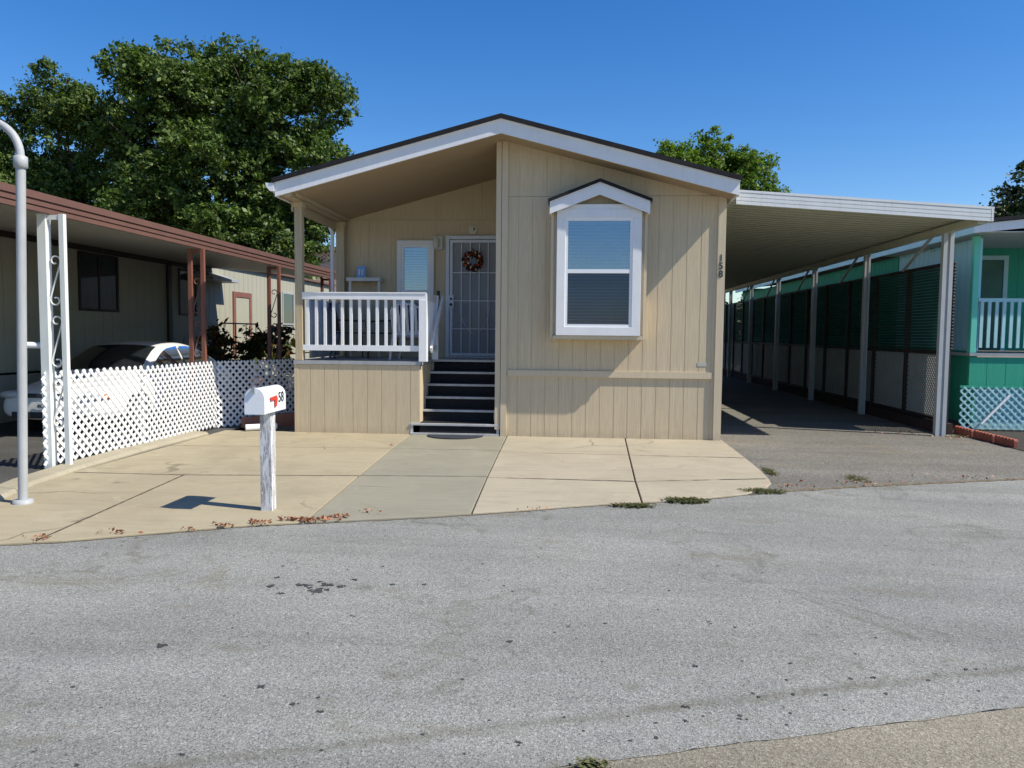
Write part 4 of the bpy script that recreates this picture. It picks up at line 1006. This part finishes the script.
def topstrip(ya, yb, frac, nm):
    mb = MB(); n = 8; m_ = 8; vs = []; fs = []
    for i in range(n+1):
        y = ya+(yb-ya)*i/n; z = czp(y); t = max(0,(z-.86)/.49); ht = (.80-.22*t)*frac
        for j in range(m_+1):
            u = -1+2*j/m_; vs.append((ht*u, y - .012*(1 if ya < 2 else -1), z+.022-.03*u*u))
    for i in range(n):
        for j in range(m_): a = i*(m_+1)+j; fs.append((a,a+1,a+m_+2,a+m_+1))
    mb.raw(vs, fs, True); o = mb.build(nm, M['carglass'], None, fix=False); o.parent = car
topstrip(1.2,1.95,.88,'windscreen'); topstrip(3.12,3.75,.86,'rear_window')
def sidepane(sx, ya, yb):
    mb = MB(); n = 8; vs = []; fs = []
    for i in range(n+1):
        y = ya+(yb-ya)*i/n; zt = czp(y)-.075; 
        for t in (0, 1):
            z = .90+(max(zt,.92)-.90)*t; T = (z-.86)/(czp(y)-.86+1e-3); tt = max(0,(czp(y)-.86)/.49); ht = .80-.22*tt
            x = .80+(ht-.80)*min(1,T*1.02)+.013; vs.append((sx*x, y, z))
    for i in range(n): a = i*2; fs.append((a,a+1,a+3,a+2))
    mb.raw(vs, fs, True); o = mb.build('side_window', M['carglass'], None, fix=False); o.parent = car
for sx in (-1,1): sidepane(sx,1.5,2.42); sidepane(sx,2.5,3.45)
def C(nm, mat, mb, **k): o = mb.build(nm, mat, None, **k); o.parent = car; return o
for sx in (-1,1):
    mb = MB(); mb.ball((sx*.60,.06,.60),(.17,.09,.062),12,8); C('headlight', M['headlamp'], mb)
    mb = MB(); mb.ball((sx*.785,.17,.585),(.05,.09,.045),10,6); C('indicator', M['orange'], mb)
    mb = MB(); mb.ball((sx*.94,1.62,.93),(.10,.07,.065),10,6); C('mirror', M['carwhite'], mb)
    for y in (.85,3.45):
        mb = MB(); x = sx*.80; mb.tube([(x-.09,y,.30),(x-.088,y,.30),(x+.088,y,.30),(x+.09,y,.30)], [.25,.30,.30,.25], 28); w = C('wheel', M['tyre'], mb)
        mb = MB(); mb.tube([(x+sx*.075,y,.30),(x+sx*.095,y,.30)], [.20,.17], 20); o = mb.build('rim', M['rim'], None); o.parent = w
mb = MB(); mb.box(-.34,.34,-.012,.05,.565,.625); C('grille', M['ink'], mb, bevel=.01)
mb = MB(); mb.box(-.55,.55,-.006,.08,.27,.36); C('lower_grille', M['ink'], mb, bevel=.01)
mb = MB(); mb.box(-.16,.16,-.035,-.02,.40,.51); pl_ = C('licence_plate', M['plate'], mb)
t_ = text('4KST457', .075, (-7.45,-1.1-.037,.45), (R(90),0,0), M['ink'], pl_, 'plate_number', .001); t_.location = (0,-.037,.45)
mb = MB(); mb.tube([(.35,3.2,1.25),(.30,3.35,1.42)], .006, 5); C('antenna', M['ink'], mb)

# ------------------------------------------------------------------ TREES
def leaves_mesh(name, mat, lobes, n_cl, per, leaf, parent, cl_r=.55, seed=1, inner=.12, sub=False):
    r = np.random.default_rng(seed)
    if sub:
        L2 = []
        for l in lobes:
            L2.append([l[0],l[1],l[2],l[3]*.84,l[4]*.84,l[5]*.84])
            for k in range(13):
                v = r.normal(size=3); v /= np.linalg.norm(v); f = .74+.16*r.random(); q = .28+.18*r.random()
                L2.append([l[0]+v[0]*l[3]*f,l[1]+v[1]*l[4]*f,l[2]+v[2]*l[5]*f,l[3]*q*1.15,l[4]*q*1.15,l[5]*q*.8])
        lobes = L2
    lob = np.array(lobes); vol = lob[:,3]*lob[:,4]*lob[:,5]; vol = vol**.75; pick = r.choice(len(lob), n_cl, p=vol/vol.sum())
    d = r.normal(size=(n_cl,3)); d /= np.linalg.norm(d,axis=1)[:,None]
    rad = np.where(r.random(n_cl) < inner, r.random(n_cl)**.5*.8, 1 - .22*r.random(n_cl)**1.3 + .10*r.normal(size=n_cl)*.6)
    c = lob[pick,:3] + d*rad[:,None]*lob[pick,3:6]
    crr = cl_r*(.55+.8*r.random(n_cl))
    N = n_cl*per; ci = np.repeat(np.arange(n_cl), per)
    off = r.normal(size=(N,3))*.5; off[:,2] *= .7
    p = c[ci] + off*crr[ci][:,None]
    nrm = r.normal(size=(N,3)) + np.array([0,0,.7]) + d[ci]*.6; nrm /= np.linalg.norm(nrm,axis=1)[:,None]
    a = np.cross(nrm, r.normal(size=(N,3))); a /= np.linalg.norm(a,axis=1)[:,None]; b = np.cross(nrm, a)
    L = leaf*(.45+1.1*r.random(N)**1.5)[:,None]*(.8+.5*r.random(n_cl))[ci][:,None]; wd = L*.55
    V = np.empty((N,4,3)); V[:,0] = p-a*L*.5; V[:,1] = p+b*wd*.5; V[:,2] = p+a*L*.5; V[:,3] = p-b*wd*.5
    me = bpy.data.meshes.new(name); me.vertices.add(N*4); me.vertices.foreach_set('co', V.reshape(-1))
    me.loops.add(N*4); me.loops.foreach_set('vertex_index', np.arange(N*4, dtype=np.int32)); me.polygons.add(N)
    me.polygons.foreach_set('loop_start', np.arange(N, dtype=np.int32)*4); me.polygons.foreach_set('loop_total', np.full(N, 4, dtype=np.int32))
    me.update(); me.validate(); me.materials.append(mat)
    o = bpy.data.objects.new(name, me); COL.objects.link(o)
    if parent:
        o.parent = parent; o.location = -parent.location
    return o
def trunk(base, lobes, r0, parent, seed=3):
    rr = random.Random(seed); mb = MB(); bx, by = base; zs = min(l[2]-l[5]*.5 for l in lobes)
    zf = max(1.5, zs*.7)
    mb.tube([(bx,by,-.1),(bx+.05,by,zf*.5),(bx+.1,by,zf)], [r0*1.25,r0,r0*.9], 10)
    for l in lobes:
        e = Vector(l[:3]); s = Vector((bx+.1,by,zf*rr.uniform(.8,1))); m_ = s.lerp(e,.5)+Vector((rr.uniform(-.4,.4),rr.uniform(-.4,.4),.3))
        mb.tube([s,m_,e], [r0*.55,r0*.34,r0*.12], 7)
        for k in range(6):
            q = m_.lerp(e, rr.random()); t_ = e+Vector((rr.uniform(-1,1)*l[3],rr.uniform(-1,1)*l[4],rr.uniform(-.6,1)*l[5]))*.8
            mb.tube([q,q.lerp(t_,.5)+Vector((0,0,.2)),t_], [r0*.16,r0*.09,r0*.03], 5)
    mb.build('trunk', M['bark'], parent, fix=False)
def tree(name, base, lobes, leafm, n_cl, per, leaf, label, seed, cl_r=.55, r0=.35):
    t = empty(name, (base[0],base[1],0), label, 'tree', 'trees behind the homes')
    trunk(base, lobes, r0, t, seed); leaves_mesh('crown', leafm, lobes, n_cl, per, leaf, t, cl_r, seed, sub=True); return t
# big tree: crown between image columns 110..350
big = [(-14.6,20,10.9,2.5,2.3,2.5),(-17.3,20,11.0,2.1,2,2.2),(-16.6,19.6,8.6,2.9,2.4,2.4),(-12.0,20,10.3,2.7,2.3,2.5),(-11.3,19.6,7.6,2.4,2.2,2.3),(-14.2,19,7.0,2.8,2.3,2.6),(-17.2,19.5,5.8,2.6,2.2,2.0),(-12.4,19.5,4.9,2.2,2.0,1.8),(-10.9,19.2,5.2,1.2,1.2,1.2),(-12.6,20,11.9,1.8,1.6,1.4),(-18.0,20,12.2,1.1,1,.9),(-16.2,20,12.4,1.3,1.2,1.1),(-14.9,19.5,4.4,2.4,2,1.6)]
tree('tree', (-14.3,20.4), big, M['leafA'], 4600, 52, .155, 'largest dark green tree rising behind the cream home and the porch', 11, .30, .42)
lft = [(-21.8,21,9.2,2.4,2,2.3),(-20.2,21,7.2,2.2,2.1,2.3),(-23.8,21,7.4,2.4,2,2.4),(-22.6,21,11.6,1.2,1.1,1.5),(-20.9,21,10.8,1.1,1.3,1.4),(-24.9,21,10.6,1.1,1.0,1.2),(-26,21,8,2.3,2,2.5),(-21.5,21,5.0,2.8,2.3,1.8),(-24.5,21,4.8,2.5,2.2,1.8)]
tree('tree', (-22.3,21.5), lft, M['leafA'], 2900, 50, .155, 'lower dark green tree behind the lamp pole at the left edge', 12, .30, .34)
rgt = [(4.7,28,9.7,1.4,1.3,1.5),(7.0,28,9.9,1.35,1.4,1.75),(8.6,28,9.2,1.5,1.3,1.45),(9.9,28,8.1,1.1,1.1,.95),(7.2,28,7.6,2.6,2,2.0),(10.1,28,7.0,1.3,1.2,1.1)]
tree('tree', (7.3,28.4), rgt, M['leafB'], 1500, 50, .15, 'bright green tree showing above the right slope of the tan roof', 13, .26, .3)
fr = [(22.6,28,7.0,2.3,2,2.5),(20.6,28,6.4,1.3,1.6,1.6),(25,28,8.2,2.2,2,2.2),(23,28,4.8,2.8,2,2.2)]
tree('tree', (23,28.4), fr, M['leafC'], 800, 60, .20, 'dull dark tree behind the green house at the right edge', 14, .45, .3)
# hedge closing the far end behind the carport
hd = empty('hedge', (4.5,25,0), 'dark hedge closing the far end of the carport', 'hedge')
mb = MB(); 
for k in range(7): mb.tube([(.5+k*1.5,25.2,-.1),(.5+k*1.5,25.2,2.2)], [.07,.04], 6)
mb.build('stems', M['bark'], hd)['kind'] = 'stuff'
leaves_mesh('foliage', M['leafC'], [(.6+k*1.5,25.2,1.5,1.1,.7,1.5) for k in range(7)], 900, 60, .16, hd, .45, 31, .4)
# plants at neighbour's entry
def plant(x, y, z, h, w, label, seed):
    t = empty('potted_plant', (x,y,0), label, 'plant', 'potted plants by the cream home')
    mb = MB(); mb.tube([(x,y,0),(x,y,.02),(x,y,z*.9),(x,y,z*.9+.02)], [.12,.14,.2,.19], 14); mb.build('pot', M['terracotta'], t)
    mb = MB(); rr = random.Random(seed)
    for k in range(9):
        a = rr.uniform(0,6.28); mb.tube([(x,y,z*.8),(x+w*.4*math.cos(a),y+w*.4*math.sin(a),z+h*.5),(x+w*.8*math.cos(a),y+w*.8*math.sin(a),z+h*rr.uniform(.7,1))], [.014,.01,.006], 5)
    mb.build('stem', M['bark'], t)
    leaves_mesh('foliage', M['plant'], [(x,y,z+h*.55,w,w,h*.5)], 30, 22, .17, t, .22, seed, .5)
plant(-7.95,5.3,.45,1.15,.30,'leafy potted plant left of the brown awning post',41)
plant(-7.5,6.3,.45,1.2,.40,'dark leafy potted plant below the iron handrail',42)
plant(-7.25,7.2,.45,1.1,.42,'potted plant with reddish leaf tips beside the far awning post',43)
# weeds and litter
def weed(x, y, r, label, seed, h=.05, n=90, spread=(1,1)):
    rr = random.Random(seed); mb = MB()
    for k in range(n):
        a = rr.uniform(0,6.28); d = r*rr.random()**.7; px = x+d*math.cos(a)*spread[0]; py = y+d*math.sin(a)*spread[1]; hh = h*rr.uniform(.3,1)*(1-.5*d/r); l = rr.uniform(.01,.03)
        hh *= .55; t_ = (px+rr.uniform(-.05,.05), py+rr.uniform(-.03,.03), hh); mb.poly([(px-l*.3,py,-.015),(px+l*.3,py+.004,-.015),t_])
        mb.poly([(t_[0]-l*.5,t_[1],t_[2]),(t_[0],t_[1]-l*.5,t_[2]+.004),(t_[0]+l*.5,t_[1],t_[2]-.002),(t_[0],t_[1]+l*.5,t_[2]+.003)])
    o = mb.build('weed_clump', M['weedg'], loc=(x,y,0), fix=False); tag(o, label, 'weeds', 'weed clumps in the paving joints'); return o
weed(1.08,-4.26,.16,'largest low green weed clump at the road edge of the tan slab',51,.05,420,(1.35,.55))
weed(.58,-4.52,.14,'thin flat weed clump at the slab joint on the road edge',52,.03,240,(1.4,.42))
weed(1.92,-3.72,.17,'straggly weed clump by the rounded slab corner',53,.04,260,(1.3,.6))
weed(2.26,-2.6,.09,'small weed clump on the right edge of the tan slab',54,.05,170,(.5,2.8))
weed(3.1,-2.9,.10,'dry weed clump in the driveway near the road edge',55,.025,150,(1.1,2.2))
weed(.09,-8.84,.032,'bright green weed tuft at the kerb of the near pavement',56,.05,90)
weed(6.0,1.0,.12,'weed tuft at the foot of the front carport post',57,.06,60,(1.6,.7))
mb = MB(); rr = random.Random(8)
for x, y, n, r in ((-2.27,-5.44,60,.10),(-2.5,-5.57,40,.09),(-1.93,-5.30,45,.09),(-2.14,-5.45,60,.10),(-2.75,-5.70,22,.08),(-2.95,-5.82,16,.10),(-3.4,-6.0,16,.18),(-3.9,-6.22,20,.15),(-2.02,-5.40,40,.12),(-1.72,-5.1,7,.12),(-2.45,-1.2,6,.03),(-3.25,-1.6,3,.05),(3.0,-3.2,30,.5),(2.2,-3.5,30,.25),(4.3,-2.75,24,.5),(-.3,-4.85,10,.3),(5.9,.8,50,.35),(5.2,1.2,30,.5),(-4.6,-6.5,20,.3)):
    for k in range(n):
        a = rr.uniform(0,6.28); d = r*rr.random(); px = x+d*math.cos(a)*1.2; py = y+d*math.sin(a)*.35; l = rr.uniform(.008,.022); z = .004+rr.random()*.028
        u = Vector((rr.uniform(-1,1),rr.uniform(-1,1),rr.uniform(-.6,.6))).normalized()*l; v = u.orthogonal().normalized()*l*.6
        q = Vector((px,py,z)); mb.poly([q-u,q+v,q+u,q-v])
o = mb.build('dry_leaves', M['dry'], fix=False); tag(o, 'reddish dry leaf litter along the road edge by the mailbox', None, None, 'stuff')
S.render.film_transparent = False
